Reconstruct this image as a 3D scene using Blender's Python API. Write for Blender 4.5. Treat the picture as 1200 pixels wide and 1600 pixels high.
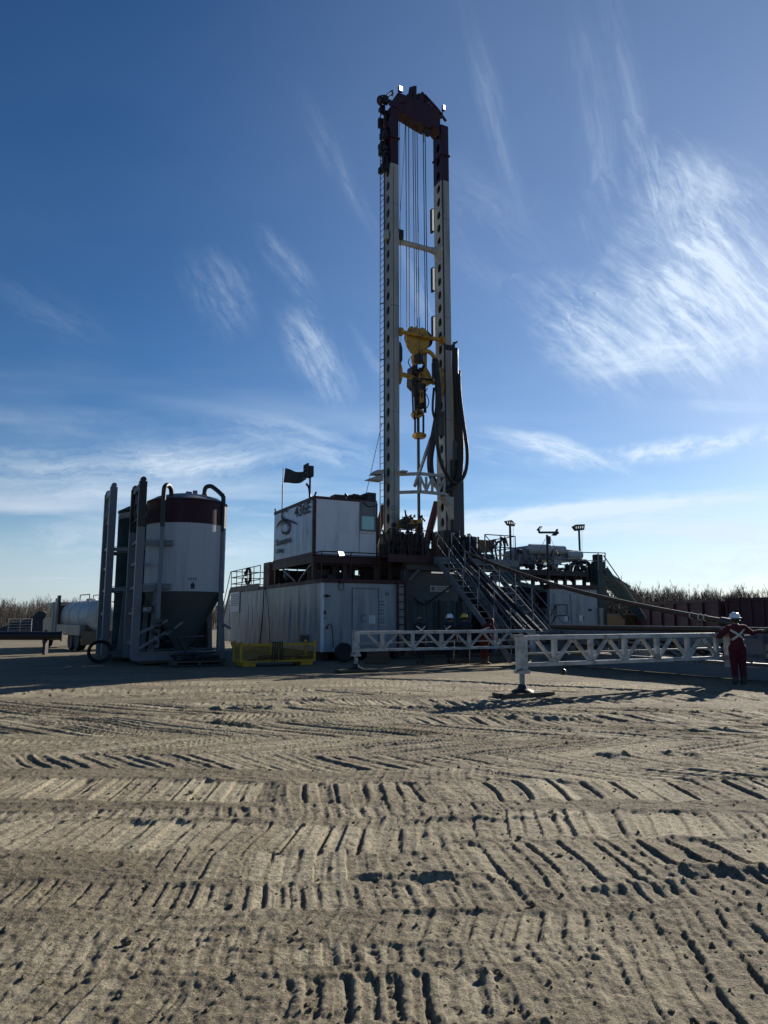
import bpy, math, random
import numpy as np
from mathutils import Vector, Matrix
random.seed(7)
for o in list(bpy.data.objects): bpy.data.objects.remove(o)
S = bpy.context.scene
COL = S.collection
# ------------------------------------------------------------------ camera
F = 1109.0; TH = math.atan(166/1109); CAMH = 1.63
cam = bpy.data.cameras.new('camera'); camo = bpy.data.objects.new('camera', cam); COL.objects.link(camo)
camo.location = (0, 0, CAMH); camo.rotation_euler = (math.pi/2+TH, 0, 0)
cam.sensor_fit = 'VERTICAL'; cam.sensor_height = 36; cam.lens = 36*F/1600
cam.clip_start = .05; cam.clip_end = 9000
S.camera = camo
S.cycles.max_bounces = 5; S.cycles.diffuse_bounces = 2; S.cycles.glossy_bounces = 2
S.render.resolution_x = 768; S.render.resolution_y = 1024
# ------------------------------------------------------------------ light
SUN_AZ = math.radians(37); SUN_EL = math.radians(21)       # azimuth clockwise from the view axis (+Y)
sd = Vector((math.sin(SUN_AZ)*math.cos(SUN_EL), math.cos(SUN_AZ)*math.cos(SUN_EL), math.sin(SUN_EL)))
sl = bpy.data.lights.new('sun', 'SUN'); sl.energy = 5.0; sl.angle = math.radians(.53); sl.color = (1, .93, .82)
so = bpy.data.objects.new('sun', sl); COL.objects.link(so); so.rotation_euler = sd.to_track_quat('Z', 'Y').to_euler()
so.location = (60, 80, 60)
S.view_settings.view_transform = 'Standard'; S.view_settings.look = 'None'
S.view_settings.exposure = 0.85; S.view_settings.gamma = 1; S.view_settings.use_curve_mapping = False
# ------------------------------------------------------------------ rig frame (u along the floor front, v away from the catwalk)
AN = math.radians(27); CA, SA = math.cos(AN), math.sin(AN)
def W(u, v, z=0.): return Vector((u*CA-v*SA, u*SA+v*CA, z))
def UV(x, y): return (x*CA+y*SA, -x*SA+y*CA)
def ray(px, py):
    b = 800-py
    return Vector((px-600, F*math.cos(TH)-b*math.sin(TH), F*math.sin(TH)+b*math.cos(TH)))
def on_v(px, py, v):
    r = ray(px, py); ru, rv = UV(r.x, r.y); t = v/rv
    return (ru*t, CAMH+r.z*t)
def on_u(px, py, u):
    r = ray(px, py); ru, rv = UV(r.x, r.y); t = u/ru
    return (rv*t, CAMH+r.z*t)
def Pv(px, py, v): a = on_v(px, py, v); return (a[0], v, a[1])
def Pu(px, py, u): a = on_u(px, py, u); return (u, a[0], a[1])
def at(px, py, Y): r = ray(px, py); return Vector((r.x*Y/r.y, Y, CAMH+r.z*Y/r.y))
# ------------------------------------------------------------------ world
w = bpy.data.worlds.new('World'); S.world = w; w.use_nodes = True
wn, wl = w.node_tree.nodes, w.node_tree.links
wn.clear()
def N(t, **k):
    n = wn.new(t)
    for a, b in k.items(): setattr(n, a, b)
    return n
def put(sock, val):
    if isinstance(val, bpy.types.NodeSocket): wl.new(val, sock)
    else: sock.default_value = val
def M_(op, a, b=0., c=0., clamp=False):
    n = N('ShaderNodeMath', operation=op, use_clamp=clamp)
    put(n.inputs[0], a); put(n.inputs[1], b); put(n.inputs[2], c); return n.outputs[0]
def dot(a, vec):
    n = N('ShaderNodeVectorMath', operation='DOT_PRODUCT'); put(n.inputs[0], a); n.inputs[1].default_value = vec; return n.outputs['Value']
def comb(x, y, z):
    n = N('ShaderNodeCombineXYZ'); put(n.inputs[0], x); put(n.inputs[1], y); put(n.inputs[2], z); return n.outputs[0]
def noise(vec, scale, detail, rough, dist=0.):
    n = N('ShaderNodeTexNoise'); put(n.inputs['Vector'], vec); n.inputs['Scale'].default_value = scale
    n.inputs['Detail'].default_value = detail; n.inputs['Roughness'].default_value = rough; n.inputs['Distortion'].default_value = dist
    return n.outputs['Fac']
def smooth(x, lo, hi, a=0., b=1.):
    n = N('ShaderNodeMapRange', interpolation_type='SMOOTHSTEP'); put(n.inputs[0], x)
    n.inputs[1].default_value = lo; n.inputs[2].default_value = hi; n.inputs[3].default_value = a; n.inputs[4].default_value = b
    return n.outputs[0]
D = N('ShaderNodeTexCoord').outputs['Generated']
sky = N('ShaderNodeTexSky', sky_type='NISHITA'); sky.sun_disc = False
sky.sun_elevation = SUN_EL; sky.sun_rotation = SUN_AZ
sky.air_density = 1.0; sky.dust_density = 0.25; sky.ozone_density = 3.0; sky.altitude = 600
sep = N('ShaderNodeSeparateXYZ'); put(sep.inputs[0], D)
dz = M_('MAXIMUM', sep.outputs[2], 0.0)
inv = M_('DIVIDE', 1.0, M_('ADD', dz, .045))
plx, ply = M_('MULTIPLY', sep.outputs[0], inv), M_('MULTIPLY', sep.outputs[1], inv)
# overall thin high cloud, thicker in long bands towards the horizon
g1 = noise(comb(M_('MULTIPLY', plx, .55), ply, 3.), .75, 4, .62)
g2 = noise(comb(M_('MULTIPLY', plx, .28), ply, 9.), .30, 3, .5)
band = M_('MULTIPLY', smooth(g1, .40, .72), smooth(g2, .36, .60))
lowm = smooth(dz, .02, .40, 1., 0.)
dens = M_('MULTIPLY', band, M_('ADD', M_('MULTIPLY', lowm, 1.0), .10))
veil = M_('MULTIPLY', smooth(dz, .0, .17, .66, 0.), M_('ADD', .55, M_('MULTIPLY', g2, .8)))
dens = M_('MAXIMUM', dens, veil)
wob = noise(D, 7., 4, .6); wob2 = noise(D, 13., 4, .6)
def wisp(px, py, ang, ls, lt, fs, ft, amt, seed, lo=.40, hi=.80, curve=0.):
    """mask and fibre coordinates of a patch of combed-out ice cloud round one direction of the sky; ang = way the fibres run"""
    c = ray(px, py).normalized(); e = ray(px+40*math.cos(ang), py-40*math.sin(ang)).normalized()
    a = (e-c*e.dot(c)).normalized(); b = c.cross(a)
    dc = M_('MAXIMUM', dot(D, c), .05)
    s, t = M_('DIVIDE', dot(D, a), dc), M_('DIVIDE', dot(D, b), dc)
    if curve: t = M_('ADD', t, M_('MULTIPLY', M_('MULTIPLY', s, s), curve))
    s2, t2 = M_('DIVIDE', s, ls), M_('DIVIDE', t, lt)
    rr = M_('SQRT', M_('ADD', M_('MULTIPLY', s2, s2), M_('MULTIPLY', t2, t2)))
    rr = M_('ADD', rr, M_('MULTIPLY', M_('SUBTRACT', wob, .5), 1.1))
    m = M_('MULTIPLY', smooth(rr, .05, 1.1, 1., 0.), M_('GREATER_THAN', dot(D, c), .4))
    return m, amt, comb(M_('MULTIPLY', s, fs), M_('MULTIPLY', t, ft), seed), M_('GREATER_THAN', m, 0.)
R_ = math.radians
# patches of one list do not overlap, so each list needs one fibre noise
LISTS = [[(1120, 455, R_(138), .18, .13, 9., 40., 1.3, 1., 0, 0, .6), (500, 560, R_(120), .085, .040, 11., 36., .62, 3., 0, 0, .9), (345, 455, R_(120), .07, .05, 13., 44., .28, 4.),
          (455, 420, R_(128), .07, .022, 12., 40., .26, 5.), (535, 270, R_(118), .12, .02, 8., 50., .16, 6.), (935, 200, R_(95), .15, .03, 6., 44., .22, 7., 0, 0, .8),
          (770, 170, R_(105), .16, .02, 5., 50., .14, 9.), (490, 693, R_(164), .17, .030, 6., 30., .75, 10., 0, 0, .5), (870, 702, R_(164), .16, .020, 6., 34., 1.3, 12., 0, 0, .6),
          (1010, 790, R_(5), .42, .019, 3., 22., 1.6, 14.), (100, 505, R_(150), .10, .04, 9., 34., .1, 15.), (110, 772, R_(3), .32, .030, 4., 24., 1.0, 18.), (1060, 880, R_(2), .34, .05, 2., 10., .75, 19.), (200, 860, R_(2), .46, .045, 2., 12., 1.05, 20.)],
         [(1080, 345, R_(112), .13, .05, 9., 44., .75, 2., 0, 0, .9), (985, 150, R_(100), .18, .02, 5., 50., .2, 8., 0, 0, .5), (210, 735, R_(4), .36, .055, 4., 24., .95, 11., 0, 0, .2),
          (1110, 695, R_(9), .25, .020, 22., 30., 1.3, 13., 0, 0, .3), (760, 360, R_(140), .14, .08, 7., 24., .12, 16.), (1140, 634, R_(178), .08, .010, 7., 44., .4, 17.), (940, 530, R_(142), .13, .075, 10., 42., .75, 21., 0, 0, .4), (580, 560, R_(120), .07, .014, 8., 40., .25, 22.)],
         [(1090, 545, R_(8), .21, .035, 10., 36., .9, 31., 0, 0, .2), (800, 715, R_(170), .12, .02, 6., 34., .5, 32.), (660, 460, R_(110), .12, .02, 6., 30., .25, 33.), (90, 660, R_(172), .2, .03, 5., 26., .2, 34.), (980, 838, R_(3), .26, .010, 4., 34., .9, 35.), (330, 800, R_(3), .30, .02, 3., 24., .5, 36.)]]
for ls_ in LISTS:
    tot = None; vec = None
    for a_ in ls_:
        m, amt, v_, on = wisp(*a_)
        m = M_('MULTIPLY', m, amt); sc_ = N('ShaderNodeVectorMath', operation='SCALE'); put(sc_.inputs[0], v_); put(sc_.inputs[3], on)
        if tot is None: tot, vec = m, sc_.outputs[0]
        else:
            tot = M_('ADD', tot, m); ad = N('ShaderNodeVectorMath', operation='ADD'); put(ad.inputs[0], vec); put(ad.inputs[1], sc_.outputs[0]); vec = ad.outputs[0]
    wv = N('ShaderNodeVectorMath', operation='ADD'); put(wv.inputs[0], vec); put(wv.inputs[1], comb(M_('MULTIPLY', wob2, .9), M_('MULTIPLY', wob, 1.3), 0.))
    fib = noise(wv.outputs[0], 1., 6, .70)
    x = M_('MULTIPLY', tot, M_('ADD', M_('POWER', smooth(fib, .34, .76), 1.1), M_('MULTIPLY', smooth(wob2, .35, .7), .14)))
    dens = M_('ADD', dens, M_('MULTIPLY', x, M_('SUBTRACT', 1., M_('MINIMUM', dens, 1.))))
dens = M_('MINIMUM', M_('MAXIMUM', M_('ADD', dens, smooth(dot(D, sd), .55, 1., .004, .125)), 0.), .96)
pre = N('ShaderNodeVectorMath', operation='SCALE'); put(pre.inputs[0], sky.outputs[0]); pre.inputs[3].default_value = .15
sgam = N('ShaderNodeGamma'); put(sgam.inputs[0], pre.outputs[0]); sgam.inputs[1].default_value = 1.16
post = N('ShaderNodeVectorMath', operation='SCALE'); put(post.inputs[0], sgam.outputs[0]); post.inputs[3].default_value = 1/.15
shs = N('ShaderNodeHueSaturation'); put(shs.inputs['Color'], post.outputs[0]); shs.inputs['Saturation'].default_value = 1.17
shs.inputs['Hue'].default_value = .503; shs.inputs['Value'].default_value = 1.08
SKYSTR = .05
# ice cloud scatters forward: bright towards the sun, dim on the far side of the sky
ph = smooth(dot(D, sd), -.5, 1., .16, 1.)
ccol = N('ShaderNodeVectorMath', operation='SCALE'); ccol.inputs[0].default_value = (8.3, 9.9, 11.8); put(ccol.inputs[3], ph)
mx = N('ShaderNodeMix', data_type='RGBA'); put(mx.inputs[0], dens); put(mx.inputs[6], shs.outputs[0]); put(mx.inputs[7], ccol.outputs[0])
w.cycles.sampling_method = 'MANUAL'; w.cycles.sample_map_resolution = 512
bg = N('ShaderNodeBackground'); put(bg.inputs[0], mx.outputs[2]); bg.inputs[1].default_value = SKYSTR
wl.new(bg.outputs[0], N('ShaderNodeOutputWorld').inputs[0])
# ------------------------------------------------------------------ helpers
MATS = {}
def mat(name, col, rough=.6, metal=0., var=.18, scale=2.5, dirt=None, damt=.5, dscale=1.2, dlo=.45, dhi=.7, bump=0., bscale=40., stretch=None, spec=.5, emit=0., coat=0.):
    m = bpy.data.materials.new(name); m.use_nodes = True; nt = m.node_tree; nd, lk = nt.nodes, nt.links
    p = nd['Principled BSDF']; p.inputs['Roughness'].default_value = rough; p.inputs['Metallic'].default_value = metal
    p.inputs['Specular IOR Level'].default_value = spec; p.inputs['Coat Weight'].default_value = coat
    tc = nd.new('ShaderNodeTexCoord'); vec = tc.outputs['Object']
    mp = nd.new('ShaderNodeMapping'); lk.new(vec, mp.inputs[0]); mp.inputs['Scale'].default_value = stretch or (1, 1, 1); vec = mp.outputs[0]
    n = nd.new('ShaderNodeTexNoise'); lk.new(vec, n.inputs['Vector']); n.inputs['Scale'].default_value = scale; n.inputs['Detail'].default_value = 8; n.inputs['Roughness'].default_value = .65
    mr = nd.new('ShaderNodeMapRange'); lk.new(n.outputs['Fac'], mr.inputs[0]); mr.inputs[1].default_value = .25; mr.inputs[2].default_value = .75
    mx = nd.new('ShaderNodeMix'); mx.data_type = 'RGBA'; lk.new(mr.outputs[0], mx.inputs[0])
    mx.inputs[6].default_value = (*[max(0, c*(1-var)) for c in col], 1); mx.inputs[7].default_value = (*[min(1, c*(1+var)) for c in col], 1)
    out = mx.outputs[2]
    if dirt:
        n2 = nd.new('ShaderNodeTexNoise'); lk.new(vec, n2.inputs['Vector']); n2.inputs['Scale'].default_value = dscale; n2.inputs['Detail'].default_value = 10; n2.inputs['Roughness'].default_value = .7
        r2 = nd.new('ShaderNodeMapRange'); lk.new(n2.outputs['Fac'], r2.inputs[0]); r2.inputs[1].default_value = dlo; r2.inputs[2].default_value = dhi; r2.inputs[4].default_value = damt
        m2 = nd.new('ShaderNodeMix'); m2.data_type = 'RGBA'; lk.new(r2.outputs[0], m2.inputs[0]); lk.new(out, m2.inputs[6]); m2.inputs[7].default_value = (*dirt, 1)
        out = m2.outputs[2]
    lk.new(out, p.inputs['Base Color'])
    rr = nd.new('ShaderNodeMapRange'); lk.new(n.outputs['Fac'], rr.inputs[0]); rr.inputs[1].default_value = .3; rr.inputs[2].default_value = .7
    rr.inputs[3].default_value = max(.05, rough-.1); rr.inputs[4].default_value = min(1, rough+.12); lk.new(rr.outputs[0], p.inputs['Roughness'])
    if bump:
        n3 = nd.new('ShaderNodeTexNoise'); lk.new(vec, n3.inputs['Vector']); n3.inputs['Scale'].default_value = bscale; n3.inputs['Detail'].default_value = 6
        b = nd.new('ShaderNodeBump'); b.inputs['Strength'].default_value = bump; b.inputs['Distance'].default_value = .02; lk.new(n3.outputs['Fac'], b.inputs['Height']); lk.new(b.outputs[0], p.inputs['Normal'])
    if emit: p.inputs['Emission Color'].default_value = (*col, 1); p.inputs['Emission Strength'].default_value = emit
    MATS[name] = m; return m
GRIME = (.10, .085, .065)
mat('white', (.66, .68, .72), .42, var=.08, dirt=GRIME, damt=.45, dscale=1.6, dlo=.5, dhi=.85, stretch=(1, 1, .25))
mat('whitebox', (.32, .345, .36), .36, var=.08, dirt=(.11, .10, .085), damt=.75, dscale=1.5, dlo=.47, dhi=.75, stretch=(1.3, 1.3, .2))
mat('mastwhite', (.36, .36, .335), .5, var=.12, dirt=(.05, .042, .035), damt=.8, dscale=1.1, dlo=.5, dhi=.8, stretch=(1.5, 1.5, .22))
mat('trusswhite', (.45, .46, .45), .5, var=.15, dirt=(.13, .10, .07), damt=.85, dscale=3.5, dlo=.46, dhi=.68)
mat('maroon', (.038, .006, .009), .55, var=.2, dirt=(.06, .03, .025), damt=.6)
mat('maroonmast', (.042, .008, .014), .42, var=.2, dirt=(.03, .015, .02), damt=.7)
mat('binmaroon', (.07, .013, .024), .55, var=.25, dirt=(.06, .04, .03), damt=.7)
mat('yellow', (.58, .32, .012), .45, var=.15, dirt=(.06, .045, .03), damt=.75, dscale=2.5)
mat('toolyellow', (.46, .25, .025), .45, var=.2, dirt=(.035, .028, .02), damt=.85, dscale=2.6, dlo=.47, dhi=.66)
mat('black', (.012, .012, .014), .45, var=.3)
mat('rubber', (.016, .016, .017), .6, var=.3, bump=.2)
mat('steel', (.055, .055, .06), .45, metal=.3, var=.3, dirt=(.05, .035, .025), damt=.6)
mat('darksteel', (.022, .021, .023), .5, metal=.2, var=.35, dirt=(.05, .03, .02), damt=.6, dscale=3)
mat('galv', (.24, .25, .26), .42, metal=.5, var=.2, dirt=(.1, .09, .075), damt=.5)
mat('greysteel', (.15, .165, .18), .45, var=.15, dirt=(.06, .05, .045), damt=.5)
mat('frame', (.13, .15, .175), .42, var=.12, dirt=(.1, .09, .08), damt=.5, stretch=(1, 1, .4))
mat('silowhite', (.40, .43, .46), .45, var=.09, spec=.3, dirt=(.15, .15, .15), damt=.65, dscale=1.3, dlo=.46, dhi=.78, stretch=(1.6, 1.6, .16))
mat('silomaroon', (.030, .006, .014), .5, var=.2, spec=.25, dirt=(.03, .02, .022), damt=.5, stretch=(1.5, 1.5, .2))
mat('silocone', (.08, .095, .10), .45, var=.15, dirt=(.07, .065, .06), damt=.5)
mat('teal', (.010, .034, .038), .75, spec=.15, var=.2, dirt=(.03, .04, .04), damt=.5)
mat('bluegrey', (.085, .11, .125), .55, var=.2, dirt=(.06, .06, .055), damt=.6)
mat('tarp', (.025, .055, .07), .5, var=.25, dirt=(.05, .05, .045), damt=.5, bump=.35, bscale=6)
mat('green', (.016, .045, .038), .45, var=.2, dirt=(.03, .03, .025), damt=.5)
mat('tan', (.17, .10, .035), .5, var=.2, dirt=(.1, .07, .04), damt=.6)
mat('rustpipe', (.085, .05, .03), .6, var=.35, dirt=(.05, .03, .02), damt=.7, dscale=4)
mat('wood', (.10, .075, .05), .85, var=.3, scale=6, bump=.5, stretch=(.3, 4, 4))
mat('glasslit', (.34, .62, .60), .08, var=.08, spec=.8)  # bright teal base colour stands in for light coming through the pane
mat('glassdark', (.02, .028, .032), .08, var=.2, spec=.8)
mat('blind', (.16, .19, .20), .7, var=.1)
mat('signwhite', (.52, .53, .54), .5, var=.05)
mat('print', (.02, .022, .03), .6, var=.2)
mat('printgrey', (.13, .14, .16), .5, var=.2)
mat('flag', (.012, .014, .02), .8, var=.3)
mat('lamp', (1, .97, .88), .4, var=0., emit=1.5)
mat('lampsoft', (1, .98, .92), .4, var=0., emit=.16)
mat('chrome', (.5, .5, .49), .5, metal=.1, var=.1, dirt=(.25, .22, .18), damt=.7)
mat('truckgrey', (.24, .24, .23), .4, metal=.3, var=.15, dirt=(.2, .17, .13), damt=.8, dscale=1.5, dlo=.35, dhi=.7)
mat('mud', (.17, .145, .11), .95, var=.3, scale=5, bump=.5)
mat('coverall', (.085, .006, .012), .9, var=.25, scale=12, bump=.9, bscale=13)
mat('navy', (.012, .014, .026), .9, var=.3, scale=12)
mat('redcloth', (.08, .008, .008), .9, var=.3, scale=12)
mat('jeans', (.045, .052, .07), .9, var=.3, scale=12)
mat('boots', (.06, .05, .04), .8, var=.3, scale=12)
mat('skin', (.35, .2, .14), .6, var=.1)
mat('hair', (.03, .02, .014), .8)
mat('glove', (.22, .2, .17), .9, var=.2)
mat('helmet', (.72, .75, .78), .3, var=.05)
mat('helmetyellow', (.6, .42, .05), .3, var=.05)
mat('reflective', (.55, .53, .44), .5, var=.1)
mat('bark', (.034, .027, .021), .9, var=.35, scale=.3)
mat('moundsoil', (.055, .042, .032), .95, var=.3, scale=1.)

class MB:
    def __init__(s, root=None): s.v = []; s.f = []; s.root = root
    def add(s, vs, fs):
        n = len(s.v); s.v += [tuple(p) for p in vs]; s.f += [tuple(i+n for i in f) for f in fs]; return s
    def box(s, x0, x1, y0, y1, z0, z1):
        x0, x1 = sorted((x0, x1)); y0, y1 = sorted((y0, y1)); z0, z1 = sorted((z0, z1))
        return s.add([(x0,y0,z0),(x1,y0,z0),(x1,y1,z0),(x0,y1,z0),(x0,y0,z1),(x1,y0,z1),(x1,y1,z1),(x0,y1,z1)],
                     [(0,3,2,1),(4,5,6,7),(0,1,5,4),(1,2,6,5),(2,3,7,6),(3,0,4,7)])
    def bar(s, p, q, w, h=None, up=(0, 0, 1)):
        h = h or w; p, q = Vector(p), Vector(q); d = (q-p).normalized(); up = Vector(up)
        if abs(d.dot(up)) > .98: up = Vector((1, 0, 0))
        a = d.cross(up).normalized()*w/2; b = a.cross(d).normalized()*h/2
        return s.add([p-a-b, p+a-b, p+a+b, p-a+b, q-a-b, q+a-b, q+a+b, q-a+b], [(0,1,2,3),(7,6,5,4),(0,4,5,1),(1,5,6,2),(2,6,7,3),(3,7,4,0)])
    def tube(s, pts, r, n=8, caps=True):
        pts = [Vector(p) for p in pts]; k = len(pts); rs = r if isinstance(r, (list, tuple)) else [r]*k
        base = len(s.v); prev = None
        for i, p in enumerate(pts):
            d = (pts[min(i+1, k-1)]-pts[max(i-1, 0)]).normalized()
            if prev is None: a = d.cross(Vector((0, 0, 1)) if abs(d.z) < .9 else Vector((1, 0, 0))).normalized()
            else: a = (prev-d*prev.dot(d)).normalized()
            prev = a; b = d.cross(a)
            for j in range(n):
                t = 2*math.pi*j/n; s.v.append(tuple(p+(a*math.cos(t)+b*math.sin(t))*rs[i]))
        for i in range(k-1):
            for j in range(n):
                j2 = (j+1) % n; s.f.append((base+i*n+j, base+i*n+j2, base+(i+1)*n+j2, base+(i+1)*n+j))
        if caps: s.f.append(tuple(base+j for j in range(n-1, -1, -1))); s.f.append(tuple(base+(k-1)*n+j for j in range(n)))
        return s
    def lathe(s, prof, c=(0, 0, 0), n=40, axis='z'):
        base = len(s.v); k = len(prof)
        for r, z in prof:
            for j in range(n):
                t = 2*math.pi*j/n; x, y = r*math.cos(t), r*math.sin(t)
                p = (x, y, z) if axis == 'z' else ((z, x, y) if axis == 'x' else (x, z, y))
                s.v.append((c[0]+p[0], c[1]+p[1], c[2]+p[2]))
        for i in range(k-1):
            for j in range(n):
                j2 = (j+1) % n; s.f.append((base+i*n+j, base+i*n+j2, base+(i+1)*n+j2, base+(i+1)*n+j))
        s.f.append(tuple(base+j for j in range(n-1, -1, -1))); s.f.append(tuple(base+(k-1)*n+j for j in range(n)))
        return s
    def prism(s, poly, ext):
        n = len(poly); e = Vector(ext); poly = [Vector(p) for p in poly]
        return s.add(poly+[p+e for p in poly], [tuple(range(n-1, -1, -1)), tuple(range(n, 2*n))]+[(i, (i+1) % n, n+(i+1) % n, n+i) for i in range(n)])
    def ball(s, c, r, n=10, m=6, sq=(1, 1, 1)):
        base = len(s.v)
        for i in range(1, m):
            p = math.pi*i/m
            for j in range(n):
                t = 2*math.pi*j/n; s.v.append((c[0]+r*sq[0]*math.sin(p)*math.cos(t), c[1]+r*sq[1]*math.sin(p)*math.sin(t), c[2]+r*sq[2]*math.cos(p)))
        for i in range(m-2):
            for j in range(n): s.f.append((base+i*n+j, base+i*n+(j+1) % n, base+(i+1)*n+(j+1) % n, base+(i+1)*n+j))
        t = len(s.v); s.v += [(c[0], c[1], c[2]+r*sq[2]), (c[0], c[1], c[2]-r*sq[2])]
        for j in range(n): s.f.append((t, base+(j+1) % n, base+j)); s.f.append((t+1, base+(m-2)*n+j, base+(m-2)*n+(j+1) % n))
        return s
    def plate_holes(s, fn, a0, a1, b0, b1, ca, ra, rb, pitch, lip, n=16):
        """plate in (a,b) with a row of oval holes along b; fn(a,b,depth) maps to 3-D"""
        k = max(1, int(round((b1-b0)/pitch))); h = (b1-b0)/k
        for i in range(k):
            lo, hi = b0+i*h, b0+(i+1)*h; cb = (lo+hi)/2; base = len(s.v)
            for j in range(n):
                t = 2*math.pi*(j+.5)/n; cx, cy = math.cos(t), math.sin(t)
                ta = ((a1-ca)/cx if cx > 0 else (a0-ca)/cx); tb = (h/2)/abs(cy); q = min(ta, tb)
                s.v.append(tuple(fn(ca+cx*q, cb+cy*q, 0))); s.v.append(tuple(fn(ca+cx*ra, cb+cy*rb, 0))); s.v.append(tuple(fn(ca+cx*ra, cb+cy*rb, lip)))
            for j in range(n):
                p, q = base+3*j, base+3*((j+1) % n)
                s.f.append((p, q, q+1, p+1)); s.f.append((p+1, q+1, q+2, p+2))
            # corner fill
            ang = [2*math.pi*(j+.5)/n for j in range(n)]
            for ax, by in ((a1, hi), (a0, hi), (a0, lo), (a1, lo)):
                tc = math.atan2(by-cb, ax-ca) % (2*math.pi); j = max([x for x in range(n) if ang[x] <= tc], default=n-1); j2 = (j+1) % n
                s.v.append(tuple(fn(ax, by, 0))); s.f.append((base+3*j, len(s.v)-1, base+3*j2))
        return s
    def build(s, name, m, parent=None, smooth=False, bevel=0., world=False):
        me = bpy.data.meshes.new(name); r = parent if parent is not None else None
        vs = s.v
        o = None
        root = r
        while root is not None and root.parent is not None: root = root.parent
        org = root['_o'] if root is not None and '_o' in root else (0, 0, 0)
        me.from_pydata([(x-org[0], y-org[1], z-org[2]) for x, y, z in vs], [], s.f)
        if smooth:
            me.polygons.foreach_set('use_smooth', [True]*len(me.polygons))
            try: me.set_sharp_from_angle(angle=math.radians(40))
            except Exception: pass
        me.materials.append(MATS[m]); o = bpy.data.objects.new(name, me); COL.objects.link(o); o.parent = parent
        if bevel:
            b = o.modifiers.new('bevel', 'BEVEL'); b.width = bevel; b.segments = 2; b.limit_method = 'ANGLE'; b.angle_limit = math.radians(40)
        return o
def thing(name, label, cat, u, v, z=0., group=None, rot=AN, world=None):
    """Empty at the base of a thing. Its parts are written in rig coordinates (u, v, z) and stored relative to it."""
    o = bpy.data.objects.new(name, None); COL.objects.link(o)
    o.empty_display_size = .3
    o.location = W(u, v, z) if world is None else world; o.rotation_euler = (0, 0, rot); o['label'] = label; o['category'] = cat
    o['_o'] = (u, v, z)
    if group: o['group'] = group
    return o
def solo(mb, name, label, cat, m, u, v, z=0., group=None, smooth=False, rot=AN, bevel=0., kind=None):
    """a thing that is one mesh"""
    s = MB(); s.v = [(x-u, y-v, c-z) for x, y, c in mb.v]; s.f = mb.f
    o = s.build(name, m, None, smooth, bevel); o.location = W(u, v, z); o.rotation_euler = (0, 0, rot)
    o['label'] = label; o['category'] = cat
    if group: o['group'] = group
    if kind: o['kind'] = kind
    return o
def lerp(a, b, t): return tuple(a[i]+(b[i]-a[i])*t for i in range(3))
def spline(pts, n=8):
    """Catmull-Rom through points"""
    P = [Vector(pts[0])]+[Vector(p) for p in pts]+[Vector(pts[-1])]; out = []
    for i in range(1, len(P)-2):
        a, b, c, d = P[i-1:i+3]
        for k in range(n):
            t = k/n; out.append(.5*((2*b)+(c-a)*t+(2*a-5*b+4*c-d)*t*t+(3*b-a-3*c+d)*t**3))
    out.append(P[-2]); return out
def text_part(body, size, origin, xdir, ydir, m, parent, name='lettering', thick=.004, sx=1., bold=0.):
    cu = bpy.data.curves.new('t', 'FONT'); cu.body = body; cu.size = size; cu.extrude = thick/2; cu.offset = bold
    to = bpy.data.objects.new('t', cu); COL.objects.link(to)
    dg = bpy.context.evaluated_depsgraph_get(); me = bpy.data.meshes.new_from_object(to.evaluated_get(dg))
    x, y = Vector(xdir), Vector(ydir); z = x.cross(y); s = MB()
    s.v = [tuple(Vector(origin)+x*v.co.x*sx+y*v.co.y+z*v.co.z) for v in me.vertices]; s.f = [tuple(p.vertices) for p in me.polygons]
    bpy.data.objects.remove(to); bpy.data.curves.remove(cu); bpy.data.meshes.remove(me)
    return s.build(name, m, parent)
# ------------------------------------------------------------------ ground
def h2(ix, iy, seed):
    ix = ix.astype(np.int64); iy = iy.astype(np.int64)
    h = (ix*374761393+iy*668265263+seed*974634777) & 0xffffffff
    h = ((h ^ (h >> 13))*1274126177) & 0xffffffff; h = ((h ^ (h >> 16))*2246822519) & 0xffffffff
    return ((h ^ (h >> 15)) & 0xffffff)/float(0xffffff)
def vn(x, y, seed=0):
    ix, iy = np.floor(x), np.floor(y); fx, fy = x-ix, y-iy
    fx = fx*fx*fx*(fx*(fx*6-15)+10); fy = fy*fy*fy*(fy*(fy*6-15)+10)
    a, b, c, d = h2(ix, iy, seed), h2(ix+1, iy, seed), h2(ix, iy+1, seed), h2(ix+1, iy+1, seed)
    return (a+(b-a)*fx)+((c+(d-c)*fx)-(a+(b-a)*fx))*fy-.5
def fb(x, y, f, o, seed, g=.5):
    s = np.zeros_like(x); a = 1.
    for i in range(o):
        c, q = math.cos(i*1.1+.4), math.sin(i*1.1+.4)
        s += a*vn((x*c-y*q)*f+i*17.3, (x*q+y*c)*f+i*9.1, seed+i); f *= 2.03; a *= g
    return s
def sst(x, a, b):
    t = np.clip((x-a)/(b-a), 0, 1); return t*t*(3-2*t)
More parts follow.
